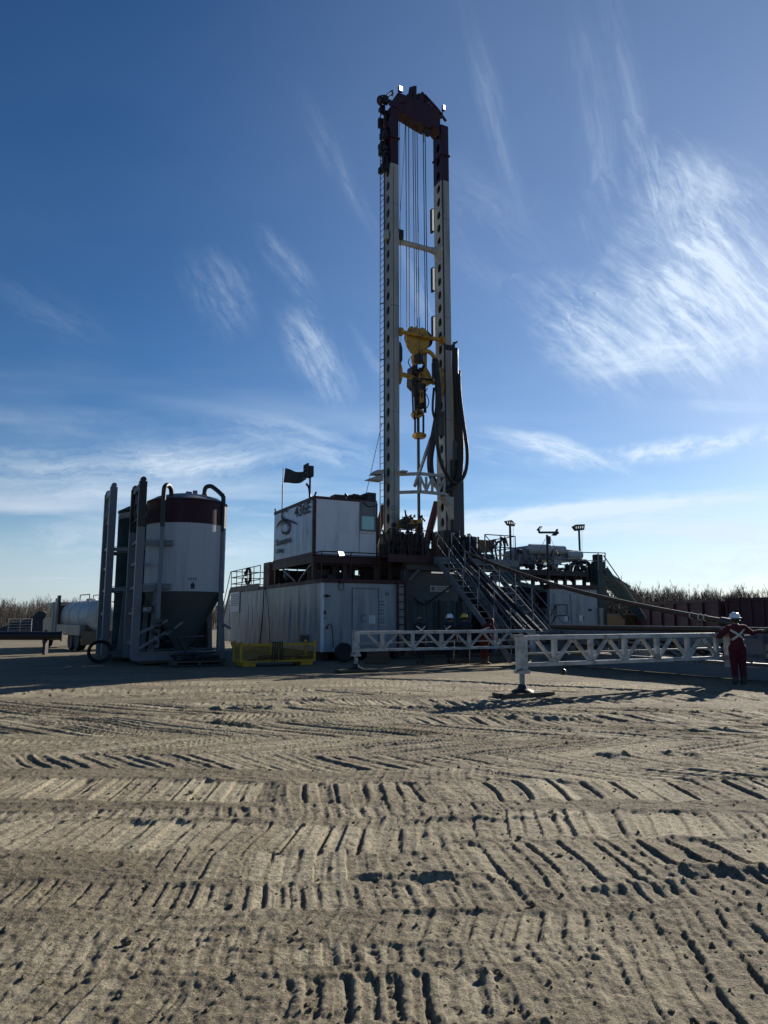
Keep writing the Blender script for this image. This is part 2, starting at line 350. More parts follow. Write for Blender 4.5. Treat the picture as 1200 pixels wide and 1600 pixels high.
# track prints: y0 distance, k slope, c bend, half width, grouser pitch, groove depth, skew, x from, x to, strength, berm
BANDS = [(19.5, 0.0, 0.0, 1.6, 0.2, 0.022, 2.6, -14, 14, 0.7, 0.01),
 (17.6, 0.04, 0.0, 1.2, 0.17, 0.022, -2.2, -14, 14, 0.7, 0.01),
 (15.9, -0.05, 0.0, 1.1, 0.16, 0.02, 1.8, -13, 13, 0.7, 0.01),
 (14.0, 0.06, 0.0, 1.2, 0.15, 0.02, -1.4, -12, 12, 0.7, 0.01),
 (12.4, -0.04, 0.0, 1.0, 0.14, 0.018, 1.9, -11, 11, 0.7, 0.01),
 (10.6, 0.05, 0.0, 0.9, 0.13, 0.018, -1.2, -10, 10, 0.7, 0.01),
 (9.2, -0.05, 0.0, 0.8, 0.12, 0.0128, 0.162, -8, 8, 0.7, 0.01),
 (7.9, 0.05, 0.0, 0.7, 0.11, 0.0112, -0.126, -7, 7, 0.7, 0.01),
 (6.7, -0.06, 0.0, 0.6, 0.1, 0.0104, 0.09, -6, 6, 0.7, 0.01),
 (5.9, 0.05, 0.0, 0.5, 0.1, 0.0096, -0.108, -5, 5, 0.7, 0.01),
 (5.0, -0.04, 0.0, 0.45, 0.09, 0.0096, 0.09, -5, 5, 0.7, 0.01),
 (4.4, 0.05, 0.0, 0.4, 0.085, 0.0088, -0.072, -4, 4, 0.7, 0.01),
 (3.8, -0.04, 0.0, 0.4, 0.08, 0.008, 0.09, -4, 4, 0.7, 0.01),
 (3.2, 0.04, 0.0, 0.4, 0.075, 0.008, -0.09, -4, 4, 0.7, 0.01),
 (16.6, 0.05, 0.004, 0.8, 0.3, 0.03, 1.2, -12, 12, 0.7, 0.015),
 (15.2, -0.12, 0.0, 0.7, 0.26, 0.03, -1.5, -11, 5, 0.8, 0.02),
 (14.2, 0.1, 0.004, 0.6, 0.28, 0.03, 0.2, -5, 11, 0.8, 0.02),
 (13.0, -0.1, 0.0, 1.0, 0.24, 0.03, 2.2, -9, 9, 0.8, 0.02),
 (11.9, 0.04, 0.01, 0.45, 0.26, 0.03, 0.3, -3, 9, 0.9, 0.025),
 (12.2, 0.12, 0.0, 0.9, 0.2, 0.028, -2.4, -9, 1, 0.85, 0.02),
 (10.9, -0.08, 0.008, 0.9, 0.22, 0.03, 2.0, -8, 8, 0.9, 0.02),
 (9.9, 0.1, -0.006, 0.7, 0.22, 0.028, -1.6, -8, 3, 0.8, 0.02),
 (9.6, -0.08, 0.01, 0.8, 0.24, 0.03, -1.9, -1, 8, 0.9, 0.02),
 (8.7, 0.03, 0.004, 0.45, 0.2, 0.024, 0.8, -7, 7, 0.7, 0.02),
 (8.1, -0.12, 0.02, 0.5, 0.26, 0.03, 1.4, 0.3, 7, 0.9, 0.025),
 (7.25, 0.01, 0.01, 0.42, 0.31, 0.04, 0.072, -7, 7, 1.0, 0.03),
 (6.6, 0.08, 0.0, 0.16, 0.12, 0.016, 0.18, -5, 2.0, 0.6, 0.02),
 (6.25, -0.1, 0.02, 0.42, 0.26, 0.036, -0.18, 0.0, 6, 1.0, 0.026),
 (5.75, 0.01, 0.012, 0.42, 0.29, 0.042, -0.03, -6, 0.9, 1.0, 0.028),
 (5.2, 0.02, 0.012, 0.3, 0.22, 0.038, 0.06, -2.2, 1.6, 1.0, 0.03),
 (5.3, -0.09, 0.03, 0.46, 0.25, 0.044, 0.15, 0.0, 5, 1.0, 0.04),
 (4.66, 0.04, 0.0, 0.2, 0.11, 0.02, 0.09, -4.5, 4.5, 0.7, 0.02),
 (4.25, -0.05, 0.02, 0.22, 0.13, 0.02, -0.24, -1, 4, 0.7, 0.02),
 (3.92, 0.02, 0.0, 0.11, 0.1, 0.014, 0.06, -3.5, 3, 0.75, 0.012),
 (3.5, 0.01, 0.01, 0.21, 0.125, 0.026, 0.03, -1.0, 1.2, 1.0, 0.03),
 (3.48, 0.03, 0.0, 0.22, 0.27, 0.028, -0.12, -3.4, -0.7, 0.8, 0.02),
 (3.66, -0.06, 0.03, 0.55, 0.21, 0.04, -0.072, 0.7, 4.4, 1.0, 0.028),
 (3.0, 0.02, 0.0, 0.24, 0.19, 0.032, 0.06, -2.8, 2.2, 0.9, 0.02),
 (2.65, 0.0, 0.0, 0.25, 0.16, 0.03, 0.0, -2, 2, 0.8, 0.02)]
def track_field(x, y):
    h = .08*fb(x, y, .11, 2, 1)+.03*fb(x, y, .5, 3, 5)+.009*fb(x, y, 2.1, 3, 11)
    near = 1-sst(np.hypot(x, y), 17, 26)
    press = np.zeros_like(x)
    wx, wy = .10*fb(x, y, .9, 2, 21), .09*fb(x, y, .8, 2, 31)
    ew = .09*fb(x, y, 5., 2, 41)
    rough = fb(x, y, 9., 4, 51, .6)
    flat0 = .08*fb(x, y, .11, 2, 1)+.028*fb(x, y, .5, 3, 5)
    H = h; PR = press
    for i, (y0, k, c, hw, pitch, dep, skew, xa, xb, st, berm) in enumerate(BANDS):
        berm *= .28
        nn = y+wy-(y0+k*x+c*x*x)
        ix = np.nonzero((np.abs(nn) < hw*1.08+.25) & (x > xa-.4) & (x < xb+.4))[0]
        if not len(ix): continue
        X, Y, n, e_, h = x[ix], y[ix], nn[ix], ew[ix], H[ix]
        t = X+wx[ix]+skew*n
        ends = sst(X+e_*9, xa, xa+1.3)*(1-sst(X+e_*9, xb-1.3, xb))*near[ix]
        msk = (1-sst(np.abs(n)+e_*.7, hw*.80, hw*1.06))*ends
        if i < 14: msk = msk*sst(fb(X*.6, Y*1.6, .7, 2, 500+i), -.12, .10)
        bid = np.floor(t/pitch); ph = t/pitch-bid; one = np.ones_like(bid)
        amp = .35+.85*h2(bid, one*7, i+3); wid = (.0075+.009*h2(bid, one*3, i+9)+.0010*Y)/pitch; off = .5+.12*(h2(bid, one*13, i+19)-.5)
        dd_ = np.abs(ph-off+.12*e_)
        g = 1-sst(dd_, wid*.45, wid*1.25); rdg = np.exp(-((ph-off+.12*e_-2.3*wid)/(wid*1.2))**2)
        cut = sst(fb(X, Y, .9, 2, 71+i), -.42, -.05)
        brk = np.clip(.95+1.0*fb(X, Y, 2.2, 2, 111+i), .45, 1.25)
        pit = (h2(bid, np.floor(n/(hw*.45)), 90+i) > .78)*np.exp(-(((ph-off+.5) % 1-.3)*pitch/.03)**2-(((n/(hw*.45)) % 1-.5)*hw*.45/.03)**2)
        scr = (vn(t*38+3*e_, n*2.2, 200+i)*.0055+vn(t*15, n*1.2, 260+i)*.006)*(1+.12*Y)
        tilt = (h2(bid, one*5, i)-.5)*(.22+.03*Y)*(ph-.5)*pitch
        prof = -np.minimum(dep*.75*(1+.05*Y), .018+.0012*Y)*amp*brk*(g-.5*rdg)*cut-.014*pit*cut+.003*rough[ix]+scr*.8+tilt-.006
        h = h*(1-msk*st*.9)+(flat0[ix]+prof)*msk*st*.9
        edge = np.exp(-((np.abs(n)+e_-hw*1.08)/.055)**2)*ends
        h = h+edge*berm*st*(.7+2.2*fb(X, Y, 5., 3, 61+i))*sst(fb(X, Y, .7, 2, 81+i), -.3, .2)
        H[ix] = h; PR[ix] = PR[ix]*(1-msk*st)+msk*st*(1-g*.9)*(.25+.95*h2(bid, one*17, i+29))*np.clip(1+1.6*fb(X, Y, 1.1, 2, 300+i), .2, 1.3)
    h = H; press = PR
    # windrows and gouges
    for gx, gy, ang, ln, wd, ht in ((-2.35, 11.6, -.5, .55, .07, .10), (2.6, 5.02, -.08, .75, .07, .085), (1.5, 4.78, .1, .5, .05, .06), (-1.4, 6.25, .02, .5, .06, .05), (-2.6, 13.4, .15, .9, .09, .09), (-1.7, 14.8, -.1, 1., .1, .09), (.6, 13.5, .0, 1.1, .08, .08), (.8, 6.35, .05, .8, .05, .05), (3.3, 9.2, .2, .8, .08, .08), (2.6, 12.3, -.2, .7, .1, .09), (.15, 5.0, .0, .5, .05, .06), (4.9, 11., 0, .5, .12, .1)):
        ca, sa = math.cos(ang), math.sin(ang); s_ = (x-gx)*ca+(y-gy)*sa; t_ = -(x-gx)*sa+(y-gy)*ca+ew*.8
        h += .5*ht*np.exp(-(s_/ln)**4-(t_/wd)**2)*(1+1.2*fb(x, y, 6., 3, 151))
    dist = np.hypot(x, y); fine = 1-sst(dist, 9, 22)
    rg_ = 1-2*np.abs(vn(x*3.1+2*wx, y*7.5, 161)); h += (rg_**4)*.010*fine*(1-.85*press)*sst(fb(x, y, .6, 2, 163), -.25, .25)
    an = .5*vn(x*2.2, y*11, 164)+.35*vn(x*5.5, y*26, 165); h += .017*an*(1-.7*press)*(1-sst(dist, 14, 24))
    f1, f2 = 1-2*np.abs(vn(x*11+y*3, y*14-x*4, 166)), 1-2*np.abs(vn(x*23-y*9, y*21+x*8, 167))
    h += (.0060*f1**3+.0032*f2**2)*(1-.55*press)*(1-sst(dist, 8, 20))
    cl = fb(x, y, 14., 3, 171, .6); h += np.clip(cl-.24, 0, 1)*.014*fine*(1-.75*press)
    h += (.0065*fb(x, y, 26., 3, 181, .6))*fine*(1-.6*press)
    far = sst(dist, 20, 30); h = h*(1-far)+far*(.03*fb(x, y, .3, 3, 7))
    h *= 1-.75*sst(y, 16, 22)*1.
    return h-.015, press
def make_ground():
    rr = [.25, .6, 1., 1.4, 1.8, 2.1, 2.35]; r = 2.55
    while r < 17: rr.append(r); r *= 1.0032
    while r < 45: rr.append(r); r *= 1.016
    while r < 6000: rr.append(r); r *= 1.14
    da = .0017; half = .74; fr = np.arange(-half, half+da/2, da); rest = np.linspace(half, 2*math.pi-half, 90)[1:-1]
    an = np.concatenate([fr, rest]); nr, na = len(rr), len(an)
    R2, A2 = np.meshgrid(np.array(rr), an, indexing='ij'); x = (R2*np.sin(A2)).ravel(); y = (R2*np.cos(A2)).ravel()
    z, press = track_field(x, y)
    co = np.empty((nr*na+1, 3)); co[:-1, 0] = x; co[:-1, 1] = y; co[:-1, 2] = z; co[-1] = (0, 0, 0)
    i, j = np.meshgrid(np.arange(nr-1), np.arange(na), indexing='ij'); j2 = (j+1) % na
    q = np.stack([i*na+j, (i+1)*na+j, (i+1)*na+j2, i*na+j2], -1).reshape(-1, 4)
    t = np.stack([np.full(na, nr*na), np.arange(na), (np.arange(na)+1) % na], -1)
    me = bpy.data.meshes.new('ground'); me.vertices.add(len(co)); me.vertices.foreach_set('co', co.ravel())
    nl = q.size+t.size; me.loops.add(nl); me.loops.foreach_set('vertex_index', np.concatenate([q.ravel(), t.ravel()]).astype(np.int32))
    npg = len(q)+len(t); me.polygons.add(npg)
    st = np.concatenate([np.arange(len(q))*4, q.size+np.arange(len(t))*3]).astype(np.int32); me.polygons.foreach_set('loop_start', st)
    me.polygons.foreach_set('use_smooth', np.ones(npg, bool)); me.update(calc_edges=True); me.validate()
    at_ = me.attributes.new('packed', 'FLOAT', 'POINT'); at_.data.foreach_set('value', np.append(press, 0).astype(np.float32))
    m = bpy.data.materials.new('soil'); m.use_nodes = True; nd, lk = m.node_tree.nodes, m.node_tree.links; p = nd['Principled BSDF']
    p.inputs['Roughness'].default_value = .95; p.inputs['Specular IOR Level'].default_value = .15
    tc = nd.new('ShaderNodeTexCoord')
    def nz(sc, det, ro, v=None):
        n = nd.new('ShaderNodeTexNoise'); lk.new(v or tc.outputs['Object'], n.inputs['Vector']); n.inputs['Scale'].default_value = sc; n.inputs['Detail'].default_value = det; n.inputs['Roughness'].default_value = ro; return n.outputs['Fac']
    def mr(s, a, b, c=0., d=1.):
        n = nd.new('ShaderNodeMapRange'); lk.new(s, n.inputs[0]); n.inputs[1].default_value = a; n.inputs[2].default_value = b; n.inputs[3].default_value = c; n.inputs[4].default_value = d; return n.outputs[0]
    def mix(f, a, b):
        n = nd.new('ShaderNodeMix'); n.data_type = 'RGBA'
        if isinstance(f, float): n.inputs[0].default_value = f
        else: lk.new(f, n.inputs[0])
        for s, val in ((n.inputs[6], a), (n.inputs[7], b)):
            if isinstance(val, tuple): s.default_value = (*val, 1)
            else: lk.new(val, s)
        return n.outputs[2]
    c = mix(mr(nz(.8, 6, .7), .35, .65), (.195, .162, .106), (.275, .234, .160))
    c = mix(mr(nz(.16, 4, .6), .40, .66, 0., .6), c, (.145, .126, .092))
    mpx = nd.new('ShaderNodeMapping'); lk.new(tc.outputs['Object'], mpx.inputs[0]); mpx.inputs['Scale'].default_value = (.35, 1.9, 1); mpx.inputs['Rotation'].default_value = (0, 0, .06)
    c = mix(mr(nz(1.1, 6, .72, mpx.outputs[0]), .42, .66, 0., .75), c, (.105, .084, .058))
    pk = nd.new('ShaderNodeAttribute'); pk.attribute_name = 'packed'
    c = mix(mr(pk.outputs['Fac'], 0., 1.1, 0., .75), c, (.50, .44, .315))
    c = mix(mr(nz(26., 6, .82), .48, .60, 0., .72), c, (.100, .082, .056))
    c = mix(mr(nz(70., 5, .8), .54, .63, 0., .7), c, (.47, .42, .315))
    lk.new(c, p.inputs['Base Color'])
    b1 = nd.new('ShaderNodeBump'); b1.inputs['Strength'].default_value = 1.; b1.inputs['Distance'].default_value = .024; lk.new(nz(60., 5, .75), b1.inputs['Height'])
    b2 = nd.new('ShaderNodeBump'); b2.inputs['Strength'].default_value = .7; b2.inputs['Distance'].default_value = .05; lk.new(nz(9., 5, .7), b2.inputs['Height']); lk.new(b1.outputs[0], b2.inputs['Normal'])
    lk.new(b2.outputs[0], p.inputs['Normal'])
    me.materials.append(m); MATS['soil'] = m
    o = bpy.data.objects.new('ground', me); COL.objects.link(o); o['kind'] = 'structure'; o['label'] = 'dry grey-brown dirt yard pressed with machine track prints'; o['category'] = 'ground'
    return o
make_ground()
def gz(x, y):
    a, _ = track_field(np.array([float(x)]), np.array([float(y)])); return float(a[0])
# ------------------------------------------------------------------ silos
def silo(label, u0, v0, mats, full, H=6.7):
    """bulk silo standing on its skid, with the rail frame it is hauled on at its left side"""
    t = thing('bulk_silo', label, 'silo', u0, v0, 0, 'bulk silos beside the white house')
    cu, cv, R = u0+1.76, v0+1.12, 1.47
    zr, zb, zc = 5.92, 5.08, 2.62
    m = MB(); m.lathe([(R, zc if full else .5), (R, zb)], (cu, cv, 0), 64); m.build('shell', mats[1], t, True)
    m = MB(); m.lathe([(R+.004, zb), (R+.004, zr), (R+.03, zr+.01), (R+.03, zr+.06), (R-.05, zr+.10)], (cu, cv, 0), 64); m.build('band', mats[0], t, True)
    m = MB(); m.lathe([(R-.02, zr+.08), (R*.8, zr+.24), (R*.5, zr+.36), (R*.2, zr+.42), (.02, zr+.43)], (cu, cv, 0), 64); m.build('dome_roof', 'greysteel' if full else 'teal', t, True)
    if full: m = MB(); m.lathe([(.24, .42), (.30, .62), (R, zc)], (cu, cv, 0), 64); m.build('cone', mats[2], t, True)
    for za, zb_, e_ in ((zc-.03, zc+.03, .012), (4.28, 4.31, .008)): MB().lathe([(R+e_, za), (R+e_, zb_)], (cu, cv, 0), 64).build('weld_ring', mats[1], t, True)
    # skid
    for k, vv in enumerate((v0-.02, v0+2.24)):
        m = MB(); m.box(u0-.12, u0+3.35, vv-.1, vv+.1, .16, .22).box(u0-.12, u0+3.35, vv-.1, vv+.1, .42, .47).box(u0-.12, u0+3.35, vv-.02, vv+.02, .2, .44).build('skid_beam', 'frame', t)
    m = MB()
    for uu in (u0+.1, u0+1.76, u0+3.2): m.box(uu-.09, uu+.09, v0, v0+2.2, .2, .4)
    m.build('cross_beam', 'frame', t)
    m = MB().box(u0+.2, u0+3.1, v0-.05, v0+2.2, .06, .16); m.build('timber_mat', 'wood', t)
    # legs carrying the cone
    for a in (-1, 1):
        for b in (-1, 1):
            p = (cu+a*1.28, cv+b*.98); m = MB().bar((p[0], p[1], .44), (p[0]-a*.14, p[1]-b*.1, zc+.25), .14, .16); m.build('leg', 'frame', t)
    # hauling frame
    for i, vv in enumerate((v0+.04, v0+2.05)):
        m = MB().box(u0-.2, u0+.06, vv-.12, vv+.12, .2, 4.86); m.build('post', 'frame', t)
        m = MB().box(u0-.202, u0+.062, vv-.122, vv+.122, 4.862, H-.18).build('post_top', 'black' if full else 'frame', t)
        m = MB().lathe([(.05, -.12), (.10, -.11), (.10, .11), (.05, .12)], (u0-.07, vv, H-.11), 16, 'y').build('roller', 'black' if full else 'frame', t, True)
    for z in (.75, 1.8, 2.72, 3.6, 4.4):
        MB().box(u0-.11, u0-.02, v0+.155, v0+1.935, z-.05, z+.05).build('frame_rung', 'frame', t)
    m = MB().box(u0-.16, u0+.02, v0+.163, v0+1.927, H-.42, H-.2).box(u0-.10, u0-.05, v0+.163, v0+1.927, H-.80, H-.60)
    for k in range(3): m.bar((u0-.07, v0+.16+.6*k, H-1.45), (u0-.07, v0+.76+.6*k, H-.42), .09).bar((u0-.07, v0+.76+.6*k, H-1.45), (u0-.07, v0+.16+.6*k, H-.42), .09)
    m.box(u0-.12, u0-.03, v0+.155, v0+1.935, H-1.5, H-1.43); m.build('top_lattice', 'black' if full else 'frame', t)
    m = MB()
    for vv in (v0+1.25, v0+1.62): m.tube([(u0+.12, vv, .4), (u0+.12, vv, zr+.1)], .02, 6)
    for k in range(18): m.tube([(u0+.12, v0+1.25, .7+.3*k), (u0+.12, v0+1.62, .7+.3*k)], .012, 5)
    m.build('ladder', 'galv', t)
    for z in (2.74, 4.30):
        m = MB().bar((u0+.02, v0+.05, z), (u0+1.0, v0-.22, z), .10, .13).bar((u0+.02, v0+.05, z+.1), (u0+1.75, v0-.31, z+.1), .025).bar((u0+.02, v0+.05, z-.1), (u0+1.75, v0-.31, z-.1), .025); m.build('saddle', 'frame', t)
        MB().bar((u0+.02, v0+2.05, z), (u0+.6, v0+2.2, z), .10, .13).build('saddle', 'frame', t)
    if full:
        # filling pipe with gooseneck at the left, vent pipe at the right
        pu, pv = on_v(250, 900, v0-.38)[0], v0-.38
        m = MB().tube([(pu, pv, 1.35), (pu, pv, 4.86)], .075, 12); m.build('fill_pipe', 'frame', t, True)
        m = MB().tube(spline([(pu, pv, 4.86), (pu, pv, 6.1), (pu+.06, pv+.05, 6.36), (pu+.2, pv+.25, 6.42), (pu+.34, pv+.5, 6.3), (pu+.38, pv+.6, 6.0)], 6), .085, 12); m.build('fill_pipe_bend', 'black', t, True)
        MB().tube([(pu, pv, 1.5), (pu, pv, 1.62)], .14, 14).tube([(pu, pv, 1.15), (pu, pv, 1.25)], .13, 14).ball((pu, pv, 1.37), .13).build('pipe_flange', 'steel', t, True)
        MB().tube([(pu, pv, .62), (pu, pv, 1.2)], .08, 12).build('fill_pipe_foot', 'frame', t, True)
        qu, qv = on_v(345, 900, v0+.15)[0], v0+.15
        m = MB().tube([(qu, qv, .45), (qu, qv, 4.86)], .085, 12); m.build('vent_pipe', 'frame', t, True)
        m = MB().tube(spline([(qu, qv, 4.86), (qu, qv, 6.1), (qu-.06, qv+.08, 6.3), (qu-.3, qv+.45, 6.62), (qu-.42, qv+.6, 6.68), (qu-.53, qv+.7, 6.62), (qu-.56, qv+.74, 6.4), (qu-.56, qv+.74, 6.05)], 6), .085, 12); m.build('vent_pipe_bend', 'black', t, True)
        MB().tube([(qu-.56, qv+.74, 6.3), (qu-.56, qv+.74, 6.36)], .14, 12).build('vent_flange', 'black', t, True)
        MB().tube([(qu, qv, 2.0), (qu, qv, 2.08)], .13, 12).tube([(qu, qv, 1.9), (qu, qv, 1.97)], .13, 12).build('pipe_flange', 'frame', t, True)
        MB().box(cu-.1, cu+.1, cv-.2, cv, zr+.42, zr+.52).tube([(cu+.2, cv-.3, zr+.35), (cu+.2, cv-.3, zr+.55)], .09, 10).build('roof_hatch', 'greysteel', t, True)
        MB().bar((u0+.02, v0+.0, 1.1), (u0+.95, v0-.3, 1.55), .09, .1).bar((u0+.02, v0, .55), (u0+.9, v0-.3, 1.15), .09, .1).bar((u0+.9, v0-.35, 1.05), (u0+1.5, v0-.1, 1.5), .07, .07).build('diagonal_brace', 'frame', t)
        MB().bar((u0+2.75, v0-.1, 1.55), (u0+3.3, v0+.1, 1.25), .07, .08).bar((u0+2.85, v0-.1, .45), (u0+2.85, v0-.1, 1.5), .13, .13).build('diagonal_brace', 'frame', t)
        m = MB()
        for k in range(9):
            x, y, z = pu+random.uniform(-.25, .55), pv+random.uniform(-.12, .2), random.uniform(.6, 1.3)
            m.tube([(x, y, z), (x+random.uniform(-.2, .2), y, z+random.uniform(-.1, .25))], random.uniform(.04, .09), 8)
        m.tube(spline([(pu+.5, pv, 1.3), (pu+.75, pv-.2, .9), (pu+1.0, pv-.3, .4), (pu+1.3, pv-.4, .22)], 6), .06, 8).build('valve_cluster', 'darksteel', t, True)
        MB().tube([(cu-.4, cv-.62, .95), (cu+.7, cv-.62, .97)], .02, 6).build('air_line', 'galv', t)
        # stencilled marks
        a, z = on_u(208, 957, u0-.165); text_part('L', .17, (u0-.03, v0+1.75, 1.9), (0, -1, 0), (0, 0, 1), 'signwhite', t)
        text_part('807', .19, (u0+.09, v0-.30, 1.87), (1, 0, 0), (0, 0, 1), 'signwhite', t)
        MB().box(u0+.07, u0+.48, v0-.29, v0-.27, 1.8, 2.08).build('number_plate', 'darksteel', t)
        # curved stencils on the shell
        def onshell(px, py):
            for k in range(60):
                aa = math.radians(-150+2*k); x, y = cu+(R+.006)*math.cos(aa), cv+(R+.006)*math.sin(aa); ww = W(x, y)
                if 600+F*ww.x/(ww.y*math.cos(TH)) > px: break
            return aa
        aa = onshell(299, 910); m = MB()
        def patch(a0, a1, z0, z1):
            vs = [(cu+(R+.006)*math.cos(a), cv+(R+.006)*math.sin(a), z) for z in (z0, z1) for a in (a0, (a0+a1)/2, a1)]
            m.add(vs, [(0, 1, 4, 3), (1, 2, 5, 4)])
        for k in range(4): patch(aa-.12+.058*k, aa-.085+.058*k, 2.98, 3.08)
        m.build('stencil', 'printgrey', t); m = MB()
        patch(aa-.05, aa+.05, 2.68, 2.86); patch(aa-.025, aa+.025, 2.87, 2.91); m.build('stencil', 'print', t)
    else:
        MB().lathe([(R+.008, 5.62), (R+.008, 5.84)], (cu, cv, 0), 64).build('pale_stripe', 'frame', t, True)
    return t
silo('white silo with maroon top band and grey cone, nearest the white house', 3.76, 26.37, ('silomaroon', 'silowhite', 'silocone'), True)
silo('dark teal silo mostly hidden behind the white and maroon silo', 3.10, 29.5, ('teal', 'teal', 'teal'), False, 6.95)
mt_ = thing('backdrop_box', 'low dark box added behind the white silo to darken the gap', 'tank', 6.6, 33.)  # invented dark box, hides the sunlit ground seen under the silo
MB().box(4.2, 7.7, 32.4, 36., .1, 2.1).build('box_body', 'darksteel', mt_, bevel=.03)
for k in range(6): MB().box(4.3+.64*k, 4.4+.64*k, 32.3, 32.399, .1, 2.1).build('rib', 'darksteel', mt_)
MB().box(4.1, 7.8, 32.3, 36.1, 2.101, 2.2).build('rim', 'darksteel', mt_)
# hoses and debris at the silo foot
m = MB()
for k in range(4): m.tube([Vector(W(0, 0))*0+Vector((2.75+.42*math.cos(a/10)*(1-.06*k), 28.3+.08*k, .42+.40*math.sin(a/10)*(1-.05*k))) for a in range(0, 63, 3)], .035, 7)
solo(m, 'hose_coil', 'black hose coil leaning at the foot of the teal silo', 'hose', 'rubber', 2.75, 28.3, 0, smooth=True)
m = MB()
for k in range(7): m.box(4.75+.0*k, 6.55, 25.0+.16*k, 25.12+.16*k, .13, .17)
for uu in (4.8, 5.6, 6.4): m.box(uu, uu+.1, 25.0, 26.1, .03, .127)
solo(m, 'pallet', 'low wooden pallet on the dirt in front of the white silo', 'pallet', 'wood', 5.6, 25.5)
m = MB()
for k in range(16):
    c = (random.uniform(4.95, 6.2), random.uniform(25.1, 25.9), .2+random.uniform(0, .16)); r = random.uniform(.18, .4); a0 = random.uniform(0, 6)
    m.tube(spline([(c[0]+r*math.cos(a0+j*1.1), c[1]+.6*r*math.sin(a0+j*1.1), c[2]+random.uniform(-.03, .08)) for j in range(6)], 4), .03, 6)
for k in range(14): m.box(*(lambda x, y: (x, x+random.uniform(.08, .3), y, y+.12))(random.uniform(5., 6.2), random.uniform(25.1, 25.8)), .18, random.uniform(.24, .36))
solo(m, 'hose_heap', 'heap of dark hoses and fittings lying on the pallet', 'hose', 'darksteel', 5.6, 25.5, .17, smooth=False)
m = MB().tube(spline([(4.4, 25.3, .05), (4.9, 24.6, .05), (5.6, 24.45, .05), (6.3, 24.7, .05), (6.6, 25.6, .05)], 6), .035, 7)
solo(m, 'air_hose', 'black hose snaking on the dirt before the pallet', 'hose', 'rubber', 5.4, 24.8, 0, smooth=True)

# ------------------------------------------------------------------ white house (lower building)
HU0, HU1, HV0, HV1, HZ0, HZ1 = 10.54, 14.30, 26.06, 39.7, .33, 3.02
def buckled(fn, a0, a1, z0, z1, na, nz, dents):
    """a sheet-metal wall with pulled-in dents; fn(a, z, d) -> point"""
    m = MB(); vs = []; fs = []
    for i in range(na+1):
        for j in range(nz+1):
            a, z = a0+(a1-a0)*i/na, z0+(z1-z0)*j/nz; d = 0.
            ed = min(1, (a-a0)/.12, (a1-a)/.12)*min(1, (z-z0)/.1, (z1-z)/.1)
            for da, dzc, wa, wz, am in dents:
                q = max(0, 1-abs(a-da)/wa)*max(0, 1-abs(z-dzc)/wz); d += am*q
            vs.append(fn(a, z, d*ed))
    for i in range(na):
        for j in range(nz):
            p = i*(nz+1)+j; fs.append((p, p+nz+1, p+nz+2, p+1))
    return m.add(vs, fs)
ho = thing('equipment_house', 'long white steel house at ground level under the doghouse', 'building', HU0, HV0)
rnd = random.Random(3)
dl = [(HV0+.6+.55*k+rnd.uniform(-.15, .15), rnd.uniform(1.2, 2.4), rnd.uniform(.10, .32), rnd.uniform(.7, 1.9), rnd.choice((-1, 1))*rnd.uniform(.012, .034)) for k in range(21)]
dl += [(HV0+7.2+.42*k, rnd.uniform(1.0, 2.0), .2, 1.9, (-1)**k*.045) for k in range(15)]
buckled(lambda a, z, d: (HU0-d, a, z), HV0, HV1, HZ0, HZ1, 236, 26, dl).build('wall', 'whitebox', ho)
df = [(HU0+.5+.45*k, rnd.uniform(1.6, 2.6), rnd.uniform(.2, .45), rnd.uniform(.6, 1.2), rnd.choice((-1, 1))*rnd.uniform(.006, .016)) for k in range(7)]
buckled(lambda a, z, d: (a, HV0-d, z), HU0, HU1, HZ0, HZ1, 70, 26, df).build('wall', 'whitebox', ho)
MB().box(HU0+.03, HU1-.02, HV0+.03, HV1-.03, HZ0+.02, HZ1-.02).build('shell', 'greysteel', ho)
MB().box(HU0-.03, HU1+.02, HV0-.03, HV1+.03, HZ1, HZ1+.16).build('roof_edge', 'maroon', ho)
MB().box(HU0-.012, HU0+.10, HV0-.012, HV0+.10, HZ0, HZ1-.005).build('corner_post', 'white', ho)
for uu in (HU0+.25, HU1-.35): MB().box(uu-.12, uu+.12, HV0+.2, HV1-.1, .0, HZ0).build('skid_beam', 'darksteel', ho)
du0, dz1 = on_v(551, 920, HV0); du1, dz0 = on_v(590, 1010, HV0)
dr = MB().box(du0, du1, HV0-.035, HV0+.01, dz0, dz1).build('door', 'whitebox', ho, bevel=.008)
m = MB()
for a, b in ((du0-.035, du0-.008), (du1+.008, du1+.035)): m.box(a, b, HV0-.045, HV0, dz0, dz1+.035)
m.box(du0-.008, du1+.008, HV0-.045, HV0, dz1+.008, dz1+.035).build('door_frame', 'greysteel', ho)
hu, hz = on_v(576, 968, HV0)
MB().box(hu-.02, hu+.28, HV0-.05, HV0-.036, hz-.17, hz+.17).build('hatch', 'white', dr, bevel=.01)
MB().tube([(hu-.22+.13*math.cos(k/3), HV0-.045, hz+.05+.15*math.sin(k/3)) for k in range(2, 18)], .012, 6).build('handle', 'darksteel', dr)
for k, yy in enumerate((937, 951, 965)):
    a, z1 = on_v(588.5, yy, HV0); b, z0 = on_v(602, yy+11.5, HV0)
    sg = MB().box(a, b, HV0-.03, HV0-.02, z0, z1).build('warning_sign', 'signwhite', ho)
    m = MB(); r5 = random.Random(k)
    for row in range(4):
        x = a+.03; zz = z1-.03-.068*row
        while x < b-.06:
            wd = r5.uniform(.025, .07); m.box(x, min(x+wd, b-.03), HV0-.034, HV0-.031, zz-(.045 if row % 2 == 0 else .03), zz); x += wd+.015
    m.build('print_lines', 'print', sg)
a, z = on_v(604, 928, HV0); m = MB()
for k in range(2): m.box(a+.1*k-.06, a+.1*k, HV0-.022, HV0-.019, z-.06, z+.07)
